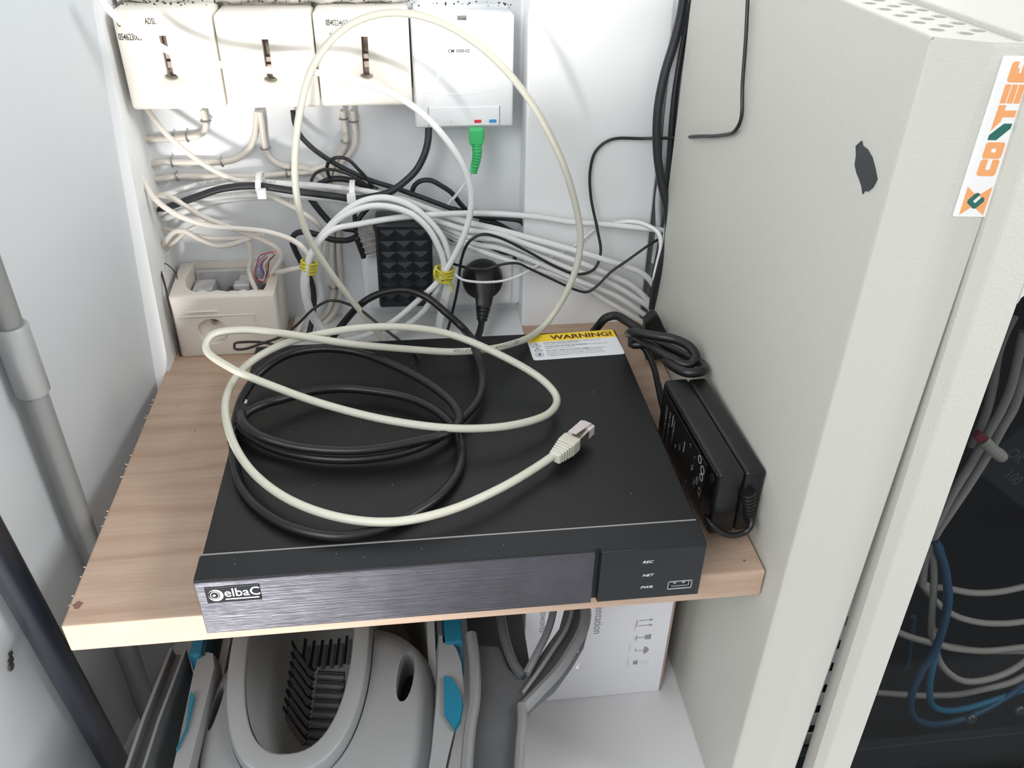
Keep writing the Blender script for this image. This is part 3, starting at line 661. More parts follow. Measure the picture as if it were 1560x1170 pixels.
# ================================================================== POLES
def pole(name, label, a, c, segs):
    a, c = Vector(a), Vector(c); d = (c - a).normalized(); L_ = (c - a).length
    t = thing(name, label, 'pole', a)
    for nm, h0, h1, r, m in segs:
        obj(nm, lathe([(r * .92, h0 * L_), (r, h0 * L_ + .0012), (r, h1 * L_ - .0012), (r * .92, h1 * L_)], a, d, 24), m, t, True)
    return t
pole('grey_pole', 'upright grey pole with a thicker sleeve in front of the white side panel', (-.1138, .1285, -.25), (-.1138, .1285, .55),
     [('lower_tube', 0, .432, .0082, 'pole_grey'), ('sleeve', .428, .490, .0104, 'sleeve_grey'), ('upper_tube', .487, 1, .0080, 'pole_grey')])
pole('black_pole', 'slanting black round pole at the lower left corner of the shelf', (-.1229, .0738, -.2495), (-.1339, .0142, .5055), [('tube', 0, 1, .0098, 'pole_black')])
b = nb()
for k in range(3):
    c = lathe([(.0030 - k * .0006, 0), (.0025, .0008)], (-.1422 + .0006, .041 + .0035 * (k - 1) * .6, -.0575 + (k - 1) * .0040), (.98, -.18, 0), 9)
    for v in c.verts: v.co += Vector((0, noise.noise(v.co * 400), noise.noise(v.co * 400 + Vector((3, 1, 0))))) * .0012
    merge(b, c)
tag(obj('wall_chip', b, 'grime'), 'small dark chipped mark on the white side panel below the shelf', 'mark')

# ================================================================== CARDBOARD BOX
cbx = thing('cardboard_box', 'white cardboard carton with small grey handling marks standing on the floor', 'box', (.245, .20, -.25))
obj('carton', box(.2078, .3318, .1100, .2900, -.2498, -.030, .0006, 1), 'card_white', cbx)
obj('side_flap', box(.3318, .3334, .1103, .2900, -.2490, -.030), 'card_brown', cbx)
def vt(s, size, x, z, m, **k): return text(cbx, s, size, (x, .1099, z), (0, 0, -1), (1, 0, 0), m, 'printed_text', **k)
vt('Documentation', .0105, .2660, -.1020, 'ink_grey', sx=.95)
vt('chassisworks', .0090, .2200, -.1150, 'ink_grey', sx=.9)
for k, (x, z) in enumerate(((.3010, -.152), (.3020, -.172), (.2985, -.181), (.2985, -.199))): vt(('this way up', 'fragile', 'keep dry', 'max layers')[k], .0030, x, z, 'ink_pale')
def icon(polys, name):
    b = nb()
    for p in polys: prism(p, .10985, .1101, XZ, b)
    return obj(name, b, 'ink_grey', cbx)
def rb(x, z, w, h): return [(x - w / 2, z - h / 2), (x + w / 2, z - h / 2), (x + w / 2, z + h / 2), (x - w / 2, z + h / 2)]
icon([rb(.3025, -.1565, .0007, .0085), rb(.309, -.1530, .010, .0008), rb(.309, -.1595, .010, .0008), [(.3135, -.1545), (.3135, -.1515), (.3165, -.1530)], [(.3135, -.1610), (.3135, -.1580), (.3165, -.1595)]], 'arrow_symbol')
icon([rb(.3040, -.1745, .0007, .0060), rb(.3075, -.1745, .0065, .0008), [(.3110, -.1770), (.3110, -.1720), (.3165, -.1712), (.3165, -.1778)]], 'glass_symbol')
icon([rb(.3080, -.1915, .0075, .0008), rb(.3045, -.1900, .0008, .0030), [(.3118, -.1965), (.3150, -.1950), (.3165, -.1915), (.3150, -.1880), (.3118, -.1865)]], 'umbrella_symbol')
icon([rb(.3060, -.2070, .0040, .0050)], 'stack_symbol')
b = nb()
for k in range(4): prism(rb(.3105 + k * .0022, -.2070, .0006, .0056), .10985, .1101, XZ, b)
obj('stack_symbol', b, 'ink_pale', cbx)

# ================================================================== MOP BUCKET
bk = thing('mop_bucket', 'grey plastic mop bucket with oval wringer basket and teal trim under the shelf', 'bucket', (.055, .10, -.25))
def oval(cx, cy, hw, hl, z, n=48, p=2.4, tilt=0.0, sh=0.0):
    out = []
    for k in range(n):
        t = 2 * PI * k / n; c, s = math.cos(t), math.sin(t)
        x = abs(c) ** (2 / p) * math.copysign(1, c) * hw; y = abs(s) ** (2 / p) * math.copysign(1, s) * hl
        out.append(Vector((cx + x + sh * y, cy + y, z + tilt * y)))
    return out
# outer body
rings = [oval(.055, .095, .062, .125, -.2495, p=4), oval(.055, .095, .066, .130, -.235, p=4), oval(.055, .092, .076, .146, -.150, p=4), oval(.055, .092, .081, .152, -.118, p=4), oval(.055, .092, .079, .150, -.112, p=4), oval(.055, .092, .0735, .1435, -.112, p=4), oval(.055, .092, .070, .140, -.150, p=4), oval(.055, .095, .060, .122, -.240, p=4)]
obj('bucket_body', loft(rings), 'bucket_grey', bk, True, sharp=50)
# raised shoulder deck around the wringer
rings = [oval(.055, .008, .0800, .0800, -.1300, p=3), oval(.055, .008, .0785, .0785, -.1120, p=3), oval(.054, .008, .0740, .0745, -.1020, p=3), oval(.051, .004, .0640, .0650, -.0975, p=2.8), oval(.046, -.008, .0400, .0400, -.0960, p=2.6)]
b = loft(rings)
dk = obj('shoulder', b, 'bucket_shoulder', bk, True, sharp=60)
# wringer: rim, funnel and bars
N = 64
rings = [oval(.0395, .075, .0520, .1220, -.1180, N, 2.5), oval(.0390, .077, .0500, .1190, -.1000, N, 2.5), oval(.0385, .078, .0490, .1175, -.0900, N, 2.5), oval(.0385, .078, .0483, .1168, -.0882, N, 2.5), oval(.0385, .0785, .0476, .1160, -.0880, N, 2.5), oval(.0385, .0825, .0384, .1090, -.0884, N, 2.5), oval(.0385, .083, .0376, .1080, -.0890, N, 2.5), oval(.0385, .083, .0372, .1075, -.0920, N, 2.5)]
wr = obj('wringer_rim', loft(rings, False), 'wringer_grey', bk, True, sharp=60)
K = [(0, .0385, .083, .0372, .1075, -.0920), (.28, .0400, .086, .0345, .1020, -.112), (.62, .0430, .090, .0300, .0920, -.140), (.90, .0440, .094, .0250, .0790, -.162), (1.0, .0450, .096, .0150, .0600, -.1690)]
rings = [oval(q[1], q[2], q[3], q[4], q[5], N, 2.4) for q in K] + [oval(.045, .096, .0005, .001, -.1695, N, 2.4)] + [oval(q[1], q[2], q[3] + .0015, q[4] + .0015, q[5] - .0015, N, 2.4) for q in K[::-1]]
fn = obj('wringer_funnel', loft(rings, False), 'wringer_grey', wr, True, sharp=60)
def onf(x, y, up=.0008):
    z = K[0][5]
    for i in range(101):
        h = i / 100
        for a_, c_ in zip(K, K[1:]):
            if h <= c_[0]:
                f_ = (h - a_[0]) / (c_[0] - a_[0]); q = [a_[j] + (c_[j] - a_[j]) * f_ for j in range(6)]; break
        if (abs(x - q[1]) / q[3]) ** 2.4 + (abs(y - q[2]) / q[4]) ** 2.4 > 1: break
        z = q[5]
    return Vector((x, y, z + up))
def onpath(A, B, n=7, up=.0008): return spline([onf(A[0] + (B[0] - A[0]) * k / n, A[1] + (B[1] - A[1]) * k / n, up) for k in range(n + 1)], .003)
for k in range(8):
    y = .030 + .0086 * k; w = .0135 - .0004 * k
    obj('wringer_bar', tube(onpath((.0500 - w, y + .004), (.0500 + w, y)), .0022, 6), 'wringer_dark', fn, True)
    obj('wringer_slot', tube(onpath((.0500 - w, y + .0085), (.0500 + w, y + .0045), up=.0001), .0012, 6), 'port_dark', fn, True)
for k in range(8):
    y = .030 + .0090 * k
    obj('wringer_tooth', tube(onpath((.0350, y + .002), (.0200, y + .022)), .0020, 6), 'wringer_dark', fn, True)
    obj('wringer_slot', tube(onpath((.0365, y + .007), (.0180, y + .027), up=.0001), .0013, 6), 'port_dark', fn, True)
for k in range(6):
    x = .026 + .0068 * k
    obj('wringer_slot', tube(onpath((x, .1040), (x + .0012, .1300), up=.0001), .0013, 6), 'port_dark', fn, True)
    obj('wringer_tooth', tube(onpath((x + .0034, .1010), (x + .0042, .1240)), .0015, 6), 'wringer_dark', fn, True)
# finger openings in the shoulder
b = nb(); rings = [oval(.1085, .030, .0062, .0200, -.1020 + .006, 20, 2.2, -.06, .12), oval(.1085, .030, .0062, .0200, -.130, 20, 2.2, -.06, .12)]
cut(dk, loft([oval(.0395, .077, .0500, .1200, -.16, 64, 2.5), oval(.0395, .077, .0500, .1200, -.06, 64, 2.5)]))
for o_, c_ in ((dk, [( .1120, .0330, .0058, .0215), (-.0155, .0220, .0030, .0170)]),):
    for cx, cy, hw, hl in c_:
        cut(o_, loft([oval(cx, cy, hw, hl, -.07, 20, 2.2, 0, .12), oval(cx, cy, hw, hl, -.14, 20, 2.2, 0, .12)]))
for cx, cy, hw in ((.112, .033, .0075), (-.0155, .022, .004)): obj('opening_shade', loft([oval(cx, cy, hw, .024, -.126, 20), oval(cx, cy, hw, .024, -.128, 20)]), 'port_dark', bk)  # near-black plates put under the finger openings as their shade
# side handle plates with teal insets
def plate(poly, z0, z1, m, nm, lean=(0, 0), bv=.002):
    rings = []
    for h, ins in ((z0, 0), (z1 - bv, 0), (z1, bv)):
        k = (h - z1) / (z0 - z1)
        cx = sum(p[0] for p in poly) / len(poly); cy = sum(p[1] for p in poly) / len(poly)
        rings.append([Vector((p[0] + (cx - p[0]) * ins * 6 + lean[0] * k, p[1] + (cy - p[1]) * ins * 4 + lean[1] * k, h)) for p in poly])
    return obj(nm, loft(rings), m, bk, True, sharp=45)
rp_ = [(.1370, .060), (.1410, .058), (.1450, .054), (.1490, .046), (.1515, .034), (.1520, .010), (.1480, -.006), (.1420, -.024), (.1370, -.042), (.1320, -.070), (.1210, -.070), (.1285, -.030), (.1335, .010)]
plate(rp_, -.200, -.090, 'bucket_shoulder', 'handle_plate', (-.012, .02))
lp_ = [(-.0230, .062), (-.0285, .064), (-.0330, .060), (-.0335, .045), (-.0330, .020), (-.0325, -.010), (-.0325, -.050), (-.0330, -.075), (-.0240, -.075), (-.0225, -.030), (-.0210, .010), (-.0200, .050)]
plate(lp_, -.200, -.092, 'bucket_shoulder', 'handle_plate', (.010, .02))
b = loft([[Vector(p) for p in r] for r in ([(.1385, .022, -.0896), (.1440, .020, -.0893), (.1490, .010, -.0890), (.1505, -.002, -.0890), (.1480, -.014, -.0892), (.1440, -.021, -.0895), (.1375, -.008, -.0898)], [(.1385, .022, -.0870), (.1438, .0195, -.0865), (.1485, .0095, -.0865), (.1498, -.002, -.0865), (.1475, -.0135, -.0866), (.1438, -.0200, -.0868), (.1378, -.0078, -.0872)])])
obj('teal_inset', b, 'teal', bk)
b = loft([[Vector(p) for p in r] for r in ([(-.0335, .022, -.1100), (-.0300, .027, -.0905), (-.0275, .023, -.0903), (-.0280, .000, -.0903), (-.0310, -.013, -.0905), (-.0335, -.015, -.1100)], [(-.0350, .022, -.1100), (-.0310, .0285, -.0880), (-.0280, .0240, -.0878), (-.0285, .001, -.0878), (-.0318, -.0145, -.0880), (-.0350, -.0165, -.1100)])])
obj('teal_inset', b, 'teal', bk)
# teal rear tub walls rising behind the shoulders
U = [(-.0385, .058), (-.0385, .235), (-.0200, .255), (.1350, .255), (.1540, .235), (.1540, .050), (.1410, .050), (.1410, .230), (.1300, .243), (-.0160, .243), (-.0300, .230), (-.0300, .058)]
obj('rear_tub', prism(U, -.128, -.088, XY, None, .0015), 'teal', bk)
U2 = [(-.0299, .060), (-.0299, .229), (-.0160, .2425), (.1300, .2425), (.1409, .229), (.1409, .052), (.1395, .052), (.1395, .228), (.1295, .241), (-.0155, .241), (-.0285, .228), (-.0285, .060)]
obj('tub_shade_wall', prism(U2, -.128, -.0900, XY), 'teal_shaded', bk)  # thin inner walls in darkened teal, painting the shade inside the tub

# ================================================================== DUSTPAN right of the bucket, mop plate left of it
dp = thing('dustpan', 'dark grey dustpan with forked handle lying between bucket and white carton', 'dustpan', (.18, .0, -.25))
pan = [(.1640, .053), (.1800, .050), (.1850, .030), (.1935, .020), (.2000, .028), (.2150, .048), (.2260, .062), (.2360, .088), (.2480, .086), (.2490, .064), (.2420, .047), (.2300, .030), (.2150, .012), (.1970, -.0015), (.1890, -.012), (.1840, -.035), (.1780, -.075), (.1480, -.075), (.1550, -.015), (.1630, .025)]
b = prism(pan, -.104, -.096, XY, None, .0012); obj('pan_plate', b, 'pan_grey', dp)
obj('fork_gap_plate', prism([(.1600, .040), (.2040, .028), (.2040, .110), (.1600, .110)], -.135, -.128, XY), 'pan_grey', dp)  # dark plate filling the area beside the fork arm
obj('pan_rim', tube(spline(mm([(160, 56, -88), (160.5, 45, -88), (160.3, 25, -88), (158, 0, -88), (153.5, -20, -88), (149.5, -46, -88), (146, -78, -88)]), .004), .0040, 8, None, True, (1, 1)), 'pan_rim', dp, True)
obj('pan_rim', tube(spline(mm([(189.5, -3, -92), (188.5, -14, -92), (185, -32, -92), (181, -55, -92), (178, -78, -92)]), .004), .0032, 8), 'pan_rim', dp, True)
obj('handle_rim', tube(spline(mm([(247, 88, -92), (247.5, 72, -91), (242, 54, -90), (232, 38, -90), (218, 20, -91), (203, 6, -92), (190, -5, -94)]), .004), .0042, 8), 'pan_rim', dp, True)
obj('handle_rim', tube(spline(mm([(240, 90, -92), (237, 72, -91), (230, 56, -91), (218, 40, -92), (204, 22, -93), (192, 8, -95)]), .004), .0016, 8), 'pan_rim', dp, True)
obj('handle_rim', tube(spline(mm([(227, 86, -92), (218, 60, -92), (206, 38, -92), (196, 22, -93)]), .004), .0028, 8), 'pan_rim', dp, True)
obj('fork_arm', tube(spline(mm([(194, 21, -95), (189, 30, -94), (186, 42, -93), (184, 60, -93), (184, 92, -94)]), .004), .0036, 8), 'pan_grey', dp, True)
obj('pan_wall', prism([(.1490, -.075), (.1780, -.075), (.1890, -.012), (.1640, .03)], -.250, -.104, XY, None, .002), 'pan_grey', dp)
ds = nb()
for x, y, s in ((.2330, .0200, .0013), (.2360, .0330, .0006), (.2345, .0220, .0007)): lathe([(s, -.0962), (s * .7, -.0955)], (x, y + .006, 0), (0, 0, 1), 7, True, ds)
tag(obj('paint_speck', ds, 'ink_pale', dp), kind='stuff')
mp_ = thing('mop_plate', 'dark grey channelled mop plate leaning on edge left of the bucket', 'mop plate', (-.06, .02, -.25))
rows = []
P0, P1 = Vector((-.0470, .0640, -.0900)), Vector((-.0560, -.0500, -.0900))
prof = [(-.0045, 0), (-.0045, .004), (-.0030, .004), (-.0022, -.003), (.0040, -.003), (.0048, .002), (.0062, .002), (.0062, 0), (.0030, -.15), (-.0030, -.15)]
def mpr(c): return [Vector((c.x + a, c.y, c.z + h)) for a, h in prof]
obj('plate', loft([mpr(P0), mpr(P0.lerp(P1, .5) + Vector((-.0015, 0, 0))), mpr(P1)]), 'pan_grey', mp_)
obj('plate_rim', tube([P0 + Vector((-.0038, 0, .004)), P0.lerp(P1, .5) + Vector((-.0053, 0, .004)), P1 + Vector((-.0038, 0, .004))], .0012, 8), 'pan_rim', mp_, True)
obj('plate_rim', tube([P0 + Vector((.0055, 0, .002)), P0.lerp(P1, .5) + Vector((.0040, 0, .002)), P1 + Vector((.0055, 0, .002))], .0010, 8), 'pan_rim', mp_, True)
# ================================================================== CABLES
def cable(name, label, m, r, P, group=None, cat='cable'):
    Q = spline(mm(P), .0025 if r > 1.5 else .002)
    o = obj(name, tube(Q, r / 1000, 12 if r > 2 else 8), m, None, True, sharp=60)
    tag(o, label, cat, group); PATHS[o.name] = Q; RADII[o.name] = r / 1000
    return o
PATHS = {}; RADII = {}
def cpart(parent, name, m, r, P, label=None):
    o = obj(name, tube(spline(mm(P), .0012), r / 1000, 6), m, parent, True, sharp=60)
    if label: o['label'] = label
    return o
cord = cable('patch_cord', 'thick beige patch cord with plug, looped high and lying across the black recorder', 'cord_beige', 2.75, [(219.8,81.5,53),(207,71.6,52),(179,50.3,53),(145.1,32.4,53.5),(113.5,26.9,53),(82.2,33.5,53),(49.5,52.8,53.5),(22.9,82.2,55),(4.7,119.1,58),(-2.7,156.8,62),(5.7,183.6,68),(31.9,193.6,80),(74.7,201.4,86),(115.7,203.5,86),(154.6,200.4,80),(192.6,182.9,70),(222.5,164.3,58),(230.9,145.2,54),(222,125,55),(194.1,109.6,58),(158,106.6,60),(114.2,115.1,63),(69.6,133.7,66),(33.2,150.9,72),(1.8,163.7,82),(-15.1,176.9,90),(-11.9,185.5,96),(6.7,191.2,96),(36.1,190.7,92),(76.9,194.1,80),(124.3,206.8,64),(164.6,209,58),(201.1,214.5,58),(239.9,262,48),(261.9,270,83.1),(268.5,274,116.5),(259.8,278,159.9),(242.5,282,200.8),(216.7,284,239.8),(188,286,267.3),(155.8,288,284.8),(124,288,289.3),(96,288,280.9),(70.6,290,256.5),(54,292,216.6),(44.7,296,164.9),(47.4,298,125.6),(61.7,300,89.1),(85.2,300,47.5),(102.9,298,18.7),(108.8,296,12.1)], None, 'cable')
coil = cable('coiled_cable', 'thick black power cord coiled in loops on the black recorder', 'rubber_black', 3.2, [(59.5,300,24.6),(64.1,312,25.4),(84.4,312,48.1),(101,312,57.6),(122.8,308,62.5),(141.1,300,59.5),(158.8,290,47.3),(173.2,280,36),(176.9,202.2,62),(179.8,178.6,56),(175.3,154.3,52),(161.8,132.2,50),(144.6,112.3,50),(122.9,99.7,49),(93.3,95.4,48),(63.4,99.1,48),(36.6,110.2,48),(17.9,123.3,50),(9,134.4,53),(11.3,143.2,56),(21.6,153.4,56),(35.8,163.1,54),(52.2,171.5,53),(74.6,175.1,52),(99.6,169.3,52),(123.9,158.4,52),(142.8,142.3,51),(154.4,125.5,48),(158.4,103.8,47),(155.6,80.1,46.5),(144.2,58.2,46.5),(128.8,43,46.5),(108.3,29.8,46.5),(81.6,24.6,46.5),(54.8,33.6,46.5),(32.7,52.1,46),(17.2,75.3,46),(7.7,105.7,46),(3.1,137.7,47),(4.2,173.7,50),(14.8,197,56),(33.5,209.9,62),(60.9,210.3,66),(88.1,205.3,64),(116.5,186.8,61),(140.6,164.2,58),(156.3,139.6,56),(158.4,120.4,56),(149,106.3,57),(123.3,97.9,57),(94,94.3,56),(64.4,97.9,56),(42.3,104.5,57),(23.8,113.1,60),(13.7,125.3,61),(9.9,138.5,60)], None, 'cable')
c = cable('twin_lead', 'thin black twin lead running down the grey cabinet and bending across the white column', 'lead_black', 1.3, [(347.8,195.3,311.9),(347.8,188.3,290.2),(347.8,181.6,263.8),(347.8,174.9,244.9),(347.8,181.6,234.8),(347.8,203.8,224.8),(347,254.7,208),(354.7,325,184.7),(331,340,179.9),(303,341,179.1),(291.2,341,169.9),(287.3,341,152.8),(288.8,338,130.3),(294.9,330,102.9),(298,324,83.4),(292.2,320,69.5),(277.2,318,66),(259.1,318,73.2),(229.4,318,91.4),(206.2,316,104.9),(191.9,314,109.3),(180.7,314,103.1),(173.8,316,85.9),(169.9,318,56.5),(163.8,315,32),(159.8,312,18.3)], None, 'cable')
c = cable('twin_lead', 'thin twisted black lead sagging from behind the cabinet past the black round plug', 'lead_black', 1.2, [(354.9,329,94.8),(350.4,327,92.7),(343.3,324,90.5),(322.1,318,78.3),(306.2,315,68.2),(293.6,313,55.4),(285.6,313,50.5),(275.9,313,52.9),(254,313,64.3),(232.6,313,76.1),(221.4,312,82.1),(205.8,311,81.3),(194.4,311,78.1),(181.3,312,78.8),(166.9,330,75.1)], None, 'cable')
c = cable('twin_lead', 'thin dark brown lead with a small loop in front of the broken socket', 'lead_brown', 1.2, [(133.9,216,50),(117.9,275,30.9),(101.5,290,38),(82.7,300,50.8),(61.1,302,58.4),(46.6,302,52.1),(28,302,35),(16,300,26.9),(-0.8,296,23),(-16.2,292,20.3),(-24.2,292,21.4),(-24,294,24.8),(-14.3,296,25),(-1.1,298,22.5),(15.3,296,18.7),(26.6,294,18)], None, 'cable')
c = cable('power_cable', 'thick black cable hanging in the gap between white column and grey cabinet', 'cable_black', 3.7, [(349.7,332,298.6),(348.7,331,280.1),(345.6,330,260.1),(339.6,328,234.3),(336.6,325,206.6),(338.8,322,175),(344.7,318,147.9),(351.4,314,125.8),(353.9,311,102.8),(350.3,309,77.5),(348,312,51.4),(349.7,318,27.9)], None, 'cable')
c = cable('power_cable', 'black cable half hidden behind the thicker one beside the grey cabinet', 'cable_black', 3.4, [(361.6,340,297.3),(357.2,338,278.8),(353.7,336,252.4),(352.1,335,219.4),(353.7,334,176.3),(355.7,330,131.3),(355.2,330,94.4),(353.4,332,61.1),(352.4,332,30.6)], None, 'cable')
c = cable('network_cable', 'pale grey network cable with printed lettering behind the thick black cable', 'cable_grey', 2.6, [(350.3,336,262.3),(348.9,336,229.6),(348.9,336,192.4),(350.6,336,158.6),(349.3,338,128.4),(352.8,338,97.3),(352.7,340,64)], None, 'cable')
c = cable('fibre_cable', 'thin white fibre lead leaving the green connector', 'cable_white', 1.4, [(190.6,345,175.5),(187.7,345,160.9),(184.7,344,152.8),(177.9,345,139.9),(169.4,350,127.5),(161.3,356,115.1)], None, 'cable')
c = cable('network_cable', 'bright white cable sweeping from the upper left across the sockets into the tied coil', 'cable_white', 2.6, [(-70.6,300,300.9),(-68.2,303,292.9),(-59.1,308,279.2),(-50.2,312,271.4),(-36.2,316,260.1),(-20.1,319,253.3),(-3.2,320,249.2),(26.6,320,245),(63.6,318,243.1),(84.8,316,240.9),(103,315,235.6),(121.7,314,228.2),(140.1,313,216.8),(152.7,312,205.2),(165.5,311,189.2),(174.5,310,174.4),(180.6,310,157.4),(182.6,310,144.4),(180.7,310,126.2),(174.9,310,108.1),(163.8,311,85),(152.6,311,67.9),(137.7,310,53.7),(114.8,308,34.4),(98.6,308,23.9),(81.7,310,16.2),(67.1,316,11.4)], None, 'cable')
c = cable('network_cable', 'outermost white loop of the coil held by yellow ties', 'cable_white', 2.6, [(151.1,322,11.6),(154.2,321,34.5),(158.9,319,56.5),(161.7,318,74.8),(162.6,318,88.5),(158.6,318,104.6),(147,319,121.8),(130.3,320,135.9),(109.6,321,141.9),(88.9,321,137.4),(70,320,124.1),(54.9,318,107.3),(42.9,317,87.1),(38.8,317,75.6),(36.8,318,59.4),(39,320,36.8),(46.6,322,18.6),(51.7,325,8.3)], None, 'cable')
c = cable('network_cable', 'inner white loop of the coil held by yellow ties', 'cable_white', 2.6, [(104.1,316,12.8),(123.6,316,23.4),(138.8,315,37.2),(149.3,314,54.3),(156.2,314,71.9),(158.3,313,83.6),(153.8,313,100.9),(145.6,314,116.9),(132.5,315,129.2),(115.1,316,135.7),(97.5,316,136.3),(76.5,316,128.4),(61,315,116.6),(50.4,313,102.6),(43.7,311,89.4),(39.8,311,75.4),(38.3,314,55.1),(43.3,318,33.1),(53,320,18),(62.4,324,8.3)], None, 'cable')
c = cable('network_cable', 'white cable leaving the coil and running level across the white column to the cabinet', 'cable_white', 2.5, [(52.9,318,15.8),(44.4,317,32.3),(40.2,313,52.3),(41.5,308,73.8),(45.3,307,91.2),(53.3,309,106.6),(66.7,312,118.3),(90.4,316,121.5),(120.4,320,124.1),(150.7,326,123.5),(186.4,334,120.2),(208.1,335,118.5),(242.8,336,113.8),(268.6,336,108.7),(301.4,334,105.9),(324.3,330,104.3),(347.9,328,101.8),(355.2,328,100.9),(366.4,329,99.4)], None, 'cable')
c = cable('network_cable', 'white cable dropping from the right yellow tie behind the recorder', 'cable_white', 2.5, [(158.3,318,76.2),(163,317,62.5),(159.6,318,43.9),(155.7,320,26.2),(152.9,322,11.5)], None, 'cable')
trunk = cable('network_cable', 'white cable on top of the bundle, printed with dark lettering', 'cable_white', 2.7, [(-93.5,372,125.4),(-70.4,362,135.1),(-39.5,356,144.5),(-8.9,352,147.9),(35,350,144.5),(64.8,348,142.1),(96.8,347,137.4),(124.8,345,130.9),(151.7,341,120.9),(179.6,337,111.3),(208,334,104.3),(231.5,331,97.9),(271,326,86.8),(303.5,322,76.5),(339.1,326,60),(350.5,327,47.7),(356.3,328,31.9),(365,329,18.3),(381.6,330,5.6)], None, 'cable')
trunk2 = cable('network_cable', 'white printed cable in the lower part of the bundle under the black one', 'cable_white', 2.7, [(-94.7,368,107.9),(-65.4,358,125.9),(-25.8,353,134.2),(4,351,136.4),(33.9,349,135.1),(78.5,346,129.6),(118.1,343,123),(151.4,339,113.3),(179.4,335,104.9),(207.7,331,100.7),(231.3,328,92.4),(270.9,323,78.6),(305,324,62.5),(332.1,327,46.5),(355.6,329,23),(365.7,330,14.9),(381.8,330,4.1)], None, 'cable')
c = cable('network_cable', 'white cable of the bundle passing just above the round plug to the cabinet corner', 'cable_white', 2.6, [(140.3,350,112.2),(159.9,344,104.8),(179.6,339,97),(208,333,94.8),(239.7,328,82),(271.6,324,68.5),(305.9,325,54),(342.8,328,29.1),(355.5,329,18.1),(368.5,330,7.7),(382.5,330,-1.7)], None, 'cable')
c = cable('network_cable', 'white cable of the bundle, second from the bottom at the cabinet corner', 'cable_white', 2.5, [(145.8,352,106.2),(168.3,344,96.4),(188.1,338,89.6),(208.1,334,86.8),(247.7,328,71.4),(280.5,323,56.2),(315.6,325,38.8),(347.4,328,14.8),(357.4,329,6.7),(369.7,330,-3.2)], None, 'cable')
c = cable('network_cable', 'white cable of the bundle, lowest one running to the cabinet corner', 'cable_white', 2.4, [(151.4,352,101.7),(174,344,89.9),(196.6,336,81.9),(231.6,331,70),(276.3,326,54.2),(307.4,325,33.7),(342.8,328,9.4),(351.4,329,2.7),(363.6,330,-6.5)], None, 'cable')
c = cable('network_cable', 'white cable branching from the bundle and bending down beside the black cables', 'cable_white', 2, [(311,337,104.9),(319.5,336,106.9),(329.2,332,108.2),(337.9,326,107.4),(346.9,318,103.1),(349.4,314,92.3),(347.6,312,77.5),(346.3,312,61.4),(352.4,318,42.8),(361.8,326,28.5)], None, 'cable')
c = cable('power_cable', 'black cable strapped into the white bundle and rising to the white junction box', 'cable_black', 3, [(-99.6,372,112.5),(-83.8,366,118.6),(-65.9,352,128.4),(-45,344,137.8),(-21.7,340,146),(4.9,338,148.7),(36.1,337,143.7),(70,336,138.4),(86,337,135.2),(100.3,338,136.1),(115.3,340,139),(127.8,343,146.1),(139.4,346,156.2),(146.7,349,168.5),(149.9,352,178.6),(151.1,356,189.4)], None, 'cable')
c = cable('network_cable', 'ivory cable leaving the first zip tie and slanting down to the coil', 'cable_ivory', 2.3, [(1.8,350,142.6),(11.6,346,139.8),(23.8,344,132.7),(39.1,342,123.7),(50.2,345,112.5),(55.4,350,101.7)], None, 'cable')
c = cable('network_cable', 'wide white cable stub entering from the wall under the black cable', 'cable_white', 3, [(-99.2,374,101.2),(-79.9,366,111.3),(-60,358,120.5),(-41.9,355,127.6),(-19.9,356,130.6),(4.7,357,131.7),(29.2,357,129.8)], None, 'cable')
c = cable('telephone_cable', 'ivory cable dropping from the left socket corner and curving right to the yellow tie', 'cable_ivory', 2.3, [(-85.2,362,206.8),(-87.1,358,189.6),(-87,352,167.3),(-84.4,347,155.3),(-77,340,140.9),(-64.1,335,129.9),(-49.2,332,122.6),(-32.6,331,117.2),(-7.8,330,114.4),(10.7,329,111.8),(29.7,326,105.9),(39.7,322,100.1),(46.5,319,91.5)], None, 'cable')
c = cable('telephone_cable', 'ivory cable slanting from under the left socket into the bundle', 'cable_ivory', 2.2, [(-73.6,365,205.2),(-65.9,358,195.5),(-59.2,354,187.1),(-41.6,350,170.1),(-24.7,348,157.7),(-10.1,348,150),(2.6,350,147.8)], None, 'cable')
bent = cable('telephone_cable', 'ivory cable crossing diagonally and bending back into the broken socket', 'cable_ivory', 2.3, [(-80.8,358,134.6),(-71.5,352,137.2),(-60.2,346,134.6),(-40.7,340,122.5),(-12.6,336,110.2),(8.5,334,100.7),(16.9,334,94.3),(19.6,336,87.1),(15.7,340,77.9),(6.5,346,65.2),(0.2,350,56.4)], None, 'cable')
c = cable('telephone_cable', 'ivory cable sagging in a shallow curve above the broken socket', 'cable_ivory', 2.3, [(-96.1,362,72.1),(-85.5,356,87),(-74.9,350,100.4),(-66.6,346,107.8),(-58.5,344,108.4),(-50,344,102.1),(-34.7,345,93.8),(-21.6,346,94),(-7.8,344,99.3),(5.3,342,104.5)], None, 'cable')
c = cable('telephone_cable', 'ivory cable beside the wall edge running parallel under the sagging one', 'cable_ivory', 2, [(-96,366,71.4),(-83.5,362,84.2),(-72.3,360,93.4),(-61.3,360,101.6),(-52.3,360,105.5),(-37.4,358,110.1)], None, 'cable')
c = cable('telephone_cable', 'ivory cable passing behind the sagging one, left of the yellow tie', 'cable_ivory', 2, [(-94.3,370,104.6),(-81.1,364,103),(-61.8,360,99.2),(-42.7,358,95.6),(-20.3,356,94.4),(-5.2,352,98.1)], None, 'cable')
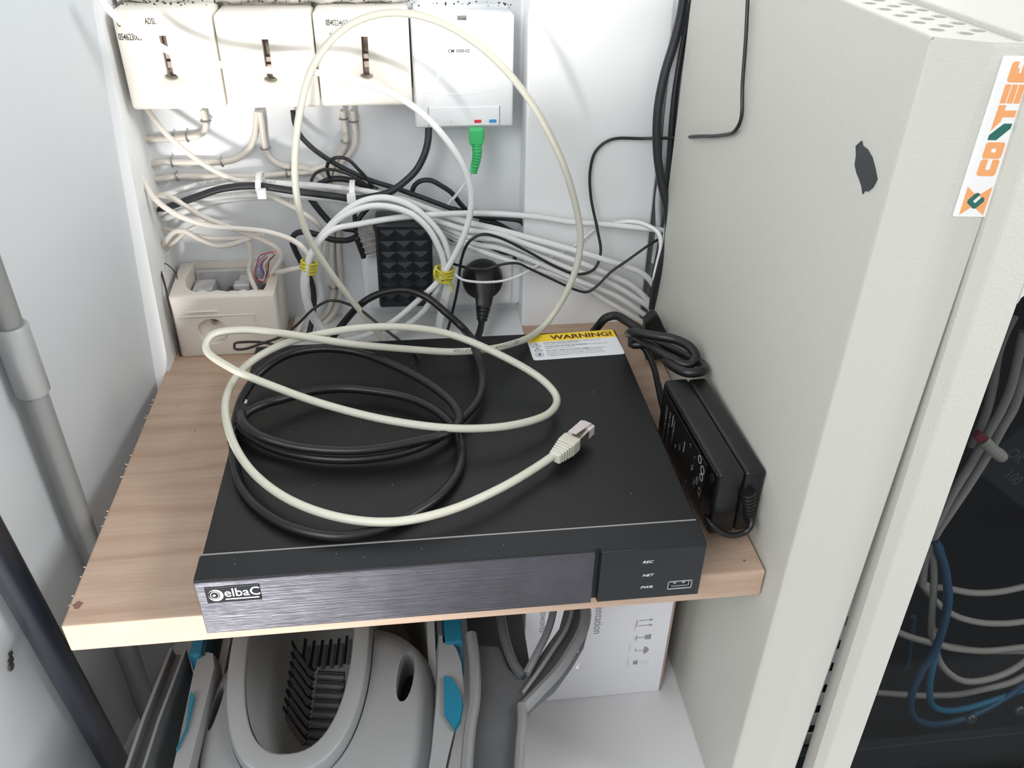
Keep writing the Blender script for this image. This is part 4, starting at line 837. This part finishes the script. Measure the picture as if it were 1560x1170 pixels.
c = cable('telephone_cable', 'ivory cable standing upright into the terminals of the broken socket', 'cable_ivory', 2.3, [(-8.5,344,98.1),(-7.9,345,89),(-8.9,346,79.2),(-11.7,346,68.6),(-10.2,342,60.2),(-7.3,338,53.1)], None, 'cable')
c = cable('telephone_cable', 'ivory cable between the broken socket and the left yellow tie', 'cable_ivory', 2.2, [(4.1,352,65),(14.2,342,68.1),(27.7,330,75.9),(39.6,322,81.2)], None, 'cable')
st1 = cable('telephone_cable', 'ivory cable stapled under the left socket, bending up to its stub', 'cable_ivory', 2.6, [(-87.3,376,177.5),(-73.7,376,177.2),(-60.5,376,177.5),(-49.7,376,178.3),(-39.9,376,179.8),(-34.3,376,184),(-32.4,376,191.6),(-33,376,200.3)], None, 'cable')
st2 = cable('telephone_cable', 'ivory cable stapled below, curving up to the middle socket from the left', 'cable_ivory', 2.6, [(-88.4,377,154.3),(-75.2,376,157.7),(-66.1,376,157.4),(-45.7,376,156.9),(-25.2,376,156.4),(-12.8,376,158.9),(-1.9,376,166),(4.6,376,176.6),(7.8,376,187.5),(10,376,198.4)], None, 'cable')
st3 = cable('telephone_cable', 'ivory cable dropping from the middle socket and curving right', 'cable_ivory', 2.6, [(13.1,373,199.2),(13,374,188),(12.4,375,173.9),(13.8,376,161.7),(20.4,376,154),(31.7,376,150.8),(44.2,376,148.8),(53.5,376,142),(61.4,376,131.7)], None, 'cable')
st4 = cable('telephone_cable', 'ivory cable stapled level just above the bundle', 'cable_ivory', 2.6, [(-92.2,377,141.7),(-78.1,376,143.4),(-64.3,376,144.8),(-48.1,376,144.3),(-26.3,376,143.7),(6.8,376,143.3),(27.6,376,145.1),(46.1,376,145.8),(61.8,376,151.2)], None, 'cable')
st5 = cable('telephone_cable', 'left one of the ivory pair dropping from the right socket', 'cable_ivory', 2.3, [(80.6,372,199.2),(80.6,375,189.1),(80.9,375,180.8),(80,375,171.8),(75.8,376,162.4),(69.4,376,154.5),(64,376,145.3),(61.1,376,128.7)], None, 'cable')
st6 = cable('telephone_cable', 'right one of the ivory pair dropping from the right socket', 'cable_ivory', 2.3, [(88.7,372,199.1),(88.7,375,188.9),(88.9,375,177.8),(86.9,375,168.2),(81,376,158.8),(73.7,376,152.1),(69.4,376,142.8),(66.7,376,127.3)], None, 'cable')
st7 = cable('telephone_cable', 'ivory cable stapled upright left of the black patterned adapter', 'cable_ivory', 2.4, [(61.6,377,94.2),(59.3,377,78.3),(57.3,377,58.6),(56.6,376,38.8),(53.9,374,22.6),(48,370,11),(39.7,364,4.1)], None, 'cable')
c = cable('telephone_cable', 'ivory cable beside the stapled upright one, curving toward the socket', 'cable_ivory', 2.4, [(66.5,377,90.9),(64.6,377,71.5),(63.9,377,51.6),(62.7,375,32.1),(58.3,372,16.5),(50.2,366,6),(40.2,360,0.6)], None, 'cable')
c = cable('telephone_cable', 'ivory cable running down behind the left yellow tie', 'cable_ivory', 2.2, [(53.6,366,94.8),(48.1,364,74.9),(41.1,362,53.2),(41.5,360,34),(35.7,356,22.7),(28.5,352,14.9),(21,346,2.6)], None, 'cable')
c = cable('power_cable', 'black cable from the middle socket slanting down right behind the coil', 'cable_black', 2.2, [(39.9,372,200),(40.7,368,190.3),(44.7,364,181.1),(52.9,362,171.6),(65.6,360,161.8),(81.2,358,152.4),(99.9,357,143.5),(119,356,136.9),(141.1,354,128.7),(163.6,352,119.7),(186.4,350,110.6)], None, 'cable')
c = cable('power_lead', 'thin black lead making a small loop over the slanting black cable', 'lead_black', 1.5, [(65.7,352,148.1),(64.8,350,158.5),(67.7,348,164.7),(75.1,346,168),(83,346,166.1),(90.3,347,157.7),(96.1,349,149.4),(101.3,352,139.5)], None, 'cable')
c = cable('power_lead', 'thin black lead arching out of the white bundle', 'lead_black', 1.4, [(51.2,344,149.1),(55.2,343,155.6),(62,343,158.8),(71.7,343,158.5),(81.9,345,154.1),(92.1,348,146.5),(99.6,352,138.4)], None, 'cable')
c = cable('power_cable', 'thick black lead arch lying on top of the white bundle', 'lead_black', 2.6, [(55.5,356,141.7),(67,355,146.4),(80.7,355,145.4),(94.1,355,139.8),(104.8,356,135)], None, 'cable')
c = cable('flat_lead', 'flat black lead arching above the bundle right of the adapter', 'cable_black', 2.2, [(133.3,358,128.6),(137.1,357,138.3),(143.5,356,142.6),(150.9,356,142.4),(159.8,357,137.1),(168.8,358,129.9),(175.6,360,119.8),(182.6,362,110.7)], None, 'cable')
c = cable('power_cable', 'black cable looping behind the bundle to the column edge', 'cable_black', 2.4, [(169.8,362,113.6),(193,360,106.2),(216.4,358,104.4),(231.1,356,101.6),(234.2,356,95.1),(232.2,358,87.9),(222.8,360,90.6),(207.8,360,99.4),(192.9,360,102.5)], None, 'cable')
c = cable('power_cable', 'black cable sagging above the round plug under the white bundle', 'cable_black', 2, [(161.8,352,96.9),(168.5,352,87.8),(177.4,352,90.1),(189,350,86.7),(203.5,346,81.5),(214,344,77.5),(223.1,345,74.8),(224.4,350,65.8)], None, 'cable')
c = cable('power_lead', 'black lead hooked left of the tied coil and dropping behind the recorder', 'cable_black', 2.6, [(84.7,352,94.8),(76,350,92.2),(62.3,346,95.2),(51.8,344,100.7),(39.4,344,104.2),(31.6,346,101.2),(28.3,348,94.3),(29.6,350,84),(32.6,352,72.8),(37,352,61.6),(40.1,352,48.3),(39.7,350,32.6),(37.1,346,17.8),(33.2,340,5.4)], None, 'cable')
c = cable('power_cable', 'black cable curving down left behind the white coil', 'cable_black', 2.8, [(44.4,362,130.9),(48.2,361,124.7),(55.9,360,112.7),(62.6,358,105.4),(73.6,357,100.5),(82.1,356,99.3)], None, 'cable')
c = cable('power_lead', 'black lead between the coil and the clear plug', 'cable_black', 2.2, [(98.5,361,120),(92.4,360,114.6),(86.2,358,107.6),(82.7,356,99.3),(86.9,352,93.4),(88.9,352,89.6)], None, 'cable')
c = cable('power_lead', 'black lead dropping from the bundle to the clear plug', 'cable_black', 2, [(88.2,363,119.6),(83.8,362,114),(83,360,103.8),(84.7,356,96.1),(87.1,354,90)], None, 'cable')
c = cable('telephone_lead', 'thin ribbed white lead draped across the black round plug', 'cable_white', 1.1, [(166.2,318,73.3),(172.7,314,68.1),(183,313,65.5),(197.4,313,64.3),(211.9,313,65.5),(226.7,316,69.2),(239.5,324,71.8),(254.1,332,76.4),(273.9,338,82.4),(294.2,340,98.6)], None, 'cable')
c = cable('wire', 'thin dark wire standing in the corner left of the broken socket', 'lead_brown', 0.5, [(-86.7,352,77.1),(-79.4,346,76.5),(-71.5,336,72.9),(-69.6,330,70.8)], None, 'cable')
c = cable('wire', 'dark brown rod-like wire leaning in the corner beside the broken socket', 'lead_brown', 0.9, [(-85.3,340,79),(-80.4,328,69.1),(-77.4,318,52.1),(-76.6,313,3.5)], None, 'cable')
cpart(bent, 'wire', 'wire_orange', 0.55, [(15.3,338,89.5),(7.9,342,83.6),(1.6,343,79.6),(-1.9,342,70.1),(-1.9,341,61.6),(1.7,341,58.9),(4.3,342,66),(4.6,342,76.2)], 'orange wire')
cpart(bent, 'wire', 'wire_blue', 0.55, [(5.6,340,85.8),(-0.6,339,80.3),(-0.6,339,72.8),(0.7,339,66.4),(-2.6,340,63.5),(-4.7,340,68.7),(-2.5,340,76.2)], 'blue wire')
cpart(bent, 'wire', 'wire_red', 0.55, [(11.7,342,87.1),(5.1,344,85.2),(-0.3,344,83),(-4,342,75.3),(-6.9,341,65.7),(-4.3,340,59.7)], 'red wire')
cpart(bent, 'wire', 'wire_brown', 0.55, [(12.7,344,83.7),(6.8,344,77.6),(4.8,342,69.8),(1.1,341,62.8),(-3.8,341,60.4),(-6.4,341,65.7)], 'brown wire')
cpart(bent, 'wire', 'cable_white', 0.55, [(10.6,341,86.4),(6.8,340,82),(2.6,340,75.9),(2.6,340,68.3),(-0.7,340,61.4),(-4.2,341,61.7)], 'white wire')
cpart(bent, 'wire', 'wire_violet', 0.55, [(8.4,341,82.8),(2.3,341,79.2),(0.1,341,71.8),(1.5,341,65.3),(-2.5,341,57.8)], 'violet wire')
c = cable('adapter_cord', 'thin black cord curling from the power brick around its front foot', 'rubber_black', 2, [(343,38,26.4),(342.5,33,24.2),(339.6,32,18.5),(329.7,31,16.9),(320.6,32,20.9),(314.7,36,25.2),(322.9,67.8,6),(324.1,90.7,6),(326.9,116.4,6),(329,148.3,6),(330.1,178.6,6),(329.9,198.9,8),(331,217.1,12)], None, 'cable')
bund = cable('bundled_cord', 'thick black cord folded into tight loops behind the power brick', 'rubber_black', 3.7, [(302.7,224.6,58),(302.7,211.9,66),(317.4,198.5,70),(330.5,189.6,71),(338.9,178.8,70),(341.1,170.8,66),(335.5,167.4,62),(327.6,171.9,62),(319.7,184,62),(312.2,204.8,60),(306.5,221.4,56),(304.8,221.2,50),(315.8,215.8,52),(320.9,195.6,56),(322.6,166.7,62),(330.2,153.8,64),(339.9,153.1,65),(346.2,169.5,60),(342.7,188.4,55),(334.1,212.3,50),(320.5,232.6,48),(315.2,246,50),(308.5,254.2,52),(301.3,265.1,52),(293.2,268.4,48),(288.5,270.4,40),(286.8,278.8,30)], None, 'cable')
c = cable('bundled_cord', 'black cord strand hanging between the recorder and the power brick', 'rubber_black', 2.6, [(313.9,241.4,40),(321.4,231.4,36),(324,215.1,30),(322.2,192.1,26),(321.2,181.2,24),(319.8,163.5,22),(318.5,139.1,20),(319.6,125.2,12)], None, 'cable')
c = cable('rack_cable', 'beige cable behind the cabinet window, running down from the upper corner', 'cable_beige_dark', 3, [(514.6,70,137.9),(516.1,68,119.5),(517.7,66,97.9),(515.6,64,80.9),(511,62,63.7),(504.1,58,42),(496.1,54,22.7),(490.7,52,-2.4),(484.2,50,-25.2)], None, 'cable')
c = cable('rack_cable', 'beige cable beside the first one, behind the cabinet window frame', 'cable_beige_dark', 3, [(531.4,76,113.7),(531.6,75,101.4),(532.6,73,76.1),(527.6,70,62.1),(520.7,66,40.1),(512.2,62,17.4),(503.1,58,-2.8),(496.7,56,-22.5),(495.2,55,-44.5),(501,55,-72.6)], None, 'cable')
c = cable('rack_cable', 'beige cable hooped into the dark upper corner of the cabinet window', 'cable_beige_dark', 3, [(520.7,90,138.4),(517.4,88,124.9),(516.5,86,110.9),(520.4,84,85.6),(519.7,80,66.5),(516.9,78,39.7)], None, 'cable')
c = cable('rack_cable', 'beige cable hanging upright crossed by the blue cables', 'cable_beige_dark', 2.7, [(496.5,60,-36.2),(503.7,58,-48.3),(509.5,56,-67.6),(516.6,55,-96),(522.6,55,-119.2),(532.5,57,-142.2),(548.6,60,-156),(578.6,64,-169.7),(637.9,72,-188.1)], None, 'cable')
c = cable('rack_cable', 'beige printed cable crossing level near the top of the hanging blue cables', 'cable_beige_dark', 2.6, [(515.4,80,-93.4),(526.2,76,-100),(537.6,72,-99.2),(560.4,70,-104.8),(585.6,72,-109),(614.5,74,-106.8)], None, 'cable')
c = cable('rack_cable', 'beige cable sagging level below the printed one', 'cable_beige_dark', 2.6, [(508.6,78,-83.2),(520.9,74,-98.7),(535.8,70,-114.9),(553,68,-128.5),(576.5,68,-139.2),(603.4,70,-146.4),(631.3,74,-151.1)], None, 'cable')
c = cable('rack_cable', 'beige cable in the middle of the cabinet window sweeping right', 'cable_beige_dark', 2.8, [(506.3,72,-144.9),(521.6,70,-152.5),(541.2,66,-158.2),(565.5,64,-165.5),(593.3,66,-174.9),(639.5,70,-179.8)], None, 'cable')
c = cable('rack_cable', 'beige cable curving in a deep bow right of the blue loop', 'cable_beige_dark', 2.8, [(542.9,70,-147),(552,64,-177.9),(562.7,60,-191.3),(579.9,58,-202.4),(601,58,-202.7),(623.5,62,-199.6),(644.8,68,-189.2)], None, 'cable')
c = cable('rack_cable', 'beige cable along the bottom of the window running behind the blue loop', 'cable_beige_dark', 2.8, [(515.6,74,-229.8),(536.8,72,-232.9),(560.9,70,-235.5),(590.5,68,-235.2),(611.7,66,-228.2),(634.3,66,-222.3),(655.7,70,-214.2)], None, 'cable')
c = cable('rack_cable', 'lowest beige cable of the cabinet window', 'cable_beige_dark', 2.6, [(517.4,76,-256.1),(538.7,74,-258.3),(562.3,72,-257.2),(576.3,72,-251.6),(598.3,74,-248.2),(628,78,-254.1)], None, 'cable')
c = cable('rack_cable', 'dark blue cable hanging in a long loop in the cabinet', 'cable_blue_dark', 3, [(495.2,52,-25),(504.2,48,-41.7),(512.2,46,-60.8),(518.3,44,-80.4),(521.5,42,-107.7),(521.9,41,-133.2),(517.5,40,-155.2),(517.7,40,-184.2),(522.4,40,-206.4),(536.1,42,-227.4),(557.7,45,-240.6),(583.6,50,-246.2),(610.9,56,-243.9),(638.3,64,-236.6),(661,72,-224.8)], None, 'cable')
c = cable('rack_cable', 'bright blue cable hanging in a shorter loop inside the dark blue one', 'cable_blue', 2.7, [(502.4,56,-32.9),(514.6,54,-59.1),(523.5,50,-91.2),(527.3,47,-125.7),(529.7,45,-155.1),(536.8,45,-189.4),(547.8,46,-214.2),(565.1,49,-228.1),(588.6,54,-235.9),(625.2,62,-238.5),(664.1,70,-236.4)], None, 'cable')
c = cable('rack_cable', 'faint blue cable far back in the cabinet', 'cable_blue_dark', 2.6, [(556.4,112,-180.8),(560.9,111,-206.4),(563.4,110,-223.5),(565.1,108,-239.6),(562.2,106,-260.2),(553.8,104,-280.7),(540.2,104,-303.7)], None, 'cable')
# ------------------------------------------------------------------ plug on the patch cord
pd = Vector((.0265, .0285, .0010)).normalized(); px_ = Vector((pd.y, -pd.x, 0)).normalized()
PF = Matrix(((pd.x, px_.x, 0, .2185), (pd.y, px_.y, 0, .0780), (pd.z, px_.z, 1, .0525), (0, 0, 0, 1)))
b = nb()
for k in range(5):
    s = .0045 + k * .0004; box(.0012 + k * .0024, .0030 + k * .0024, -s, s, -.0040 - k * .0002, .0040 + k * .0002, .0008, 1, b, PF)
box(0, .014, -.0042, .0042, -.0037, .0037, .0008, 1, b, PF); box(.0130, .0225, -.0064, .0064, -.0050, .0050, .0010, 2, b, PF)
boot = obj('plug_boot', b, 'cord_beige', cord)
pg_ = obj('plug_shield', box(.0220, .0345, -.0057, .0057, -.0040, .0042, .0004, 1, None, PF), 'plug_metal', cord)
b = nb(); box(.0340, .0415, -.0056, .0056, -.0038, .0040, .0004, 1, b, PF); obj('plug_tip', b, 'clear_plastic', cord)
b = nb(); prism([(.0415, .0040), (.0410, .0048), (.0300, .0068), (.0215, .0082), (.0215, .0075), (.0300, .0060), (.0380, .0042)], -.0030, .0030, lambda a, c, h: PF @ Vector((a, h, c)), b); obj('plug_latch', b, 'clear_plastic', cord)
b = nb()
for k in range(8): box(.0385, .0412, -.0042 + k * .00115, -.0036 + k * .00115, .0038, .0043, 0, 1, b, PF)
obj('plug_contact', b, 'port_metal', cord)

def print_on(o, s, size, i0, side, m='ink_grey', sgn=1, k=1.0):
    """wrap lettering around a cable, starting at path index i0; side = direction the letters face"""
    Q = PATHS[o.name]; r = RADII[o.name] + .00015
    b = text_bm(s, size); D = [0]
    for i in range(1, len(Q)): D.append(D[-1] + (Q[i] - Q[i - 1]).length)
    bmesh.ops.triangulate(b, faces=b.faces[:])
    for v in b.verts:
        d = D[i0] + sgn * v.co.x * k; a = (v.co.y - size * .35) / r
        i = 0
        while i < len(D) - 2 and D[i + 1] < d: i += 1
        f = (d - D[i]) / max(1e-9, D[i + 1] - D[i]); p = Q[i].lerp(Q[i + 1], min(max(f, 0), 1)); t = (Q[i + 1] - Q[i]).normalized()
        n = Vector(side); n = (n - t * n.dot(t)).normalized(); u = n.cross(t) * sgn
        v.co = p + (n * math.cos(a) + u * math.sin(a)) * r
    return obj('printed_text', b, m, o)
def near(o, p):
    Q = PATHS[o.name]; p = Vector(p); return min(range(len(Q)), key=lambda i: (Q[i] - p).length)
Q = PATHS[cord.name]
camdir = Vector((-.1, -.75, .65))
i1 = near(cord, Q[0]); 
i_ = min((i for i in range(len(Q)) if Q[i].x > .14 and Q[i].y > .19 and Q[i].z < .075 and Q[i].z > .055 and i > len(Q) * .4), key=lambda i: abs(Q[i].x - .160), default=0)
print_on(cord, 'HZSL-7/72GWA ..... 4PAIR CAT6 S/FTP'[::-1], .0034, i_, camdir, 'ink', 1)
it = near(trunk, (-.05, .356, .165)); print_on(trunk, 'ISO/IEC 332-1  CAT 5E  UTP  01 CE', .0042, it, (0, -.7, .7), 'ink_grey', 1, 1.05)
it = near(trunk2, (-.04, .355, .15)); print_on(trunk2, '4PR 24AWG  CABLING  CAT 5E  UTP', .0040, it, (0, -.7, .7), 'ink_pale', 1, 1.05)

# ------------------------------------------------------------------ nail clips on the stapled cables
def clip(o, p):
    Q = PATHS[o.name]; i = near(o, p); t = (Q[min(i + 1, len(Q) - 1)] - Q[max(0, i - 1)]).normalized(); r = RADII[o.name]
    n = Vector((0, -1, 0)); u = t.cross(n).normalized(); c = Q[i]
    P = [c + u * (r + .0012) * math.cos(a) + n * (r + .0006) * math.sin(a) for a in [PI * k / 10 for k in range(11)]]
    obj('cable_clip', tube([P[0] - n * r * .8] + P + [P[-1] - n * r * .8], .0007, 6), 'staple', o, True)
Z = lambda q: q
clip(st1, (-0.0605,0.3760,0.1775))
clip(st1, (-0.0502,0.3760,0.1783))
clip(st1, (-0.0329,0.3760,0.1916))
clip(st2, (-0.0661,0.3760,0.1574))
clip(st2, (-0.0252,0.3760,0.1564))
clip(st3, (0.0112,0.3760,0.1663))
clip(st3, (0.0317,0.3760,0.1508))
clip(st4, (-0.0643,0.3760,0.1448))
clip(st4, (0.0276,0.3760,0.1451))
clip(st5, (0.0802,0.3760,0.1915))
clip(st5, (0.0801,0.3760,0.1731))
clip(st6, (0.0894,0.3760,0.1903))
clip(st7, (0.0560,0.3760,0.0333))
# ------------------------------------------------------------------ ties
def coil_tie(name, label, c, axis, R0, turns, pitch, r, m, cat='tie', flat=(1, 1)):
    c = Vector(c); ax = Vector(axis).normalized(); u = Vector((0, -1, 0)); u = (u - ax * u.dot(ax)).normalized(); v = ax.cross(u); n = int(turns * 16)
    P = [c + ax * (pitch * (k / 16 - turns / 2)) + (u * math.cos(2 * PI * k / 16) * flat[0] + v * math.sin(2 * PI * k / 16) * flat[1]) * R0 for k in range(n + 1)]
    t = thing(name, label, cat, c)
    obj('tie_wire', tube(P, r, 8), m, t, True); return t
t1 = coil_tie('twist_tie', 'yellow twist tie wound around the left side of the white coil', (.0446, .3120, .0868), (.28, 0, 1), .0066, 3.2, .0030, .0011, 'tie_yellow')
t2 = coil_tie('twist_tie', 'yellow twist tie wound around the right side of the white coil, ends sticking out', (.1580, .3165, .0735), (.18, 0, 1), .0078, 3.4, .0030, .0012, 'tie_yellow')
obj('tie_end', tube(spline(mm([(152, 309, 84), (149.5, 306, 79), (151, 306, 73), (156, 306, 69), (163, 308, 67), (165, 310, 62), (164, 309, 58)]), .001), .0010, 6), 'tie_yellow', t2, True)
obj('tie_end', tube(spline(mm([(150, 308, 83), (155, 305, 79), (161, 306, 73), (165, 309, 72)]), .001), .0010, 6), 'tie_yellow', t2, True)
def zip_tie(label, c, axis, ry, rz, head):
    c = Vector(c); t = thing('zip_tie', label, 'zip tie', c); P = []
    for k in range(25):
        a = 2 * PI * k / 24; P.append(c + Vector((.06 * math.sin(a) * rz, -math.cos(a) * ry, math.sin(a) * rz)))
    b = nb(); R = []
    for p, k in zip(P, range(25)):
        a = 2 * PI * k / 24; n = Vector((0, -math.cos(a), math.sin(a)))
        R.append([p + Vector((-.0022, 0, 0)), p + Vector((.0022, 0, 0)), p + Vector((.0022, 0, 0)) + n * .0010, p + Vector((-.0022, 0, 0)) + n * .0010])
    obj('tie_band', loft(R, True), 'zip_white', t)
    obj('tie_head', box(head[0] - .0036, head[0] + .0036, head[1] - .0030, head[1] + .0030, head[2] - .0040, head[2] + .0040, .0008, 2), 'zip_white', t); return t
zip_tie('white zip tie around the left part of the white and black bundle', (.0095, .3440, .1490), None, .0120, .0072, (.0120, .3305, .1445))
zip_tie('white zip tie with a square head on the bundle right of the tall cord', (.0845, .3430, .1400), None, .0110, .0078, (.0840, .3300, .1385))
# black moulded plug end behind the cord bundle
pt = thing('cord_plug', 'black moulded plug end standing behind the folded cord at the cabinet corner', 'plug', (.342, .271, .004))
b = prism([(.3282, .0433), (.3360, .0519), (.3405, .0478), (.3494, .0300), (.3494, .0040), (.3330, .0040), (.3300, .0292)], .266, .277, XZ, None, .0015); obj('plug_body', b, 'plug_black', pt)
obj('plug_pin', lathe([(.0009, 0), (.0009, .005)], (.3262, .270, .0345), (0, -.2, 1), 10), 'port_metal', pt, True)
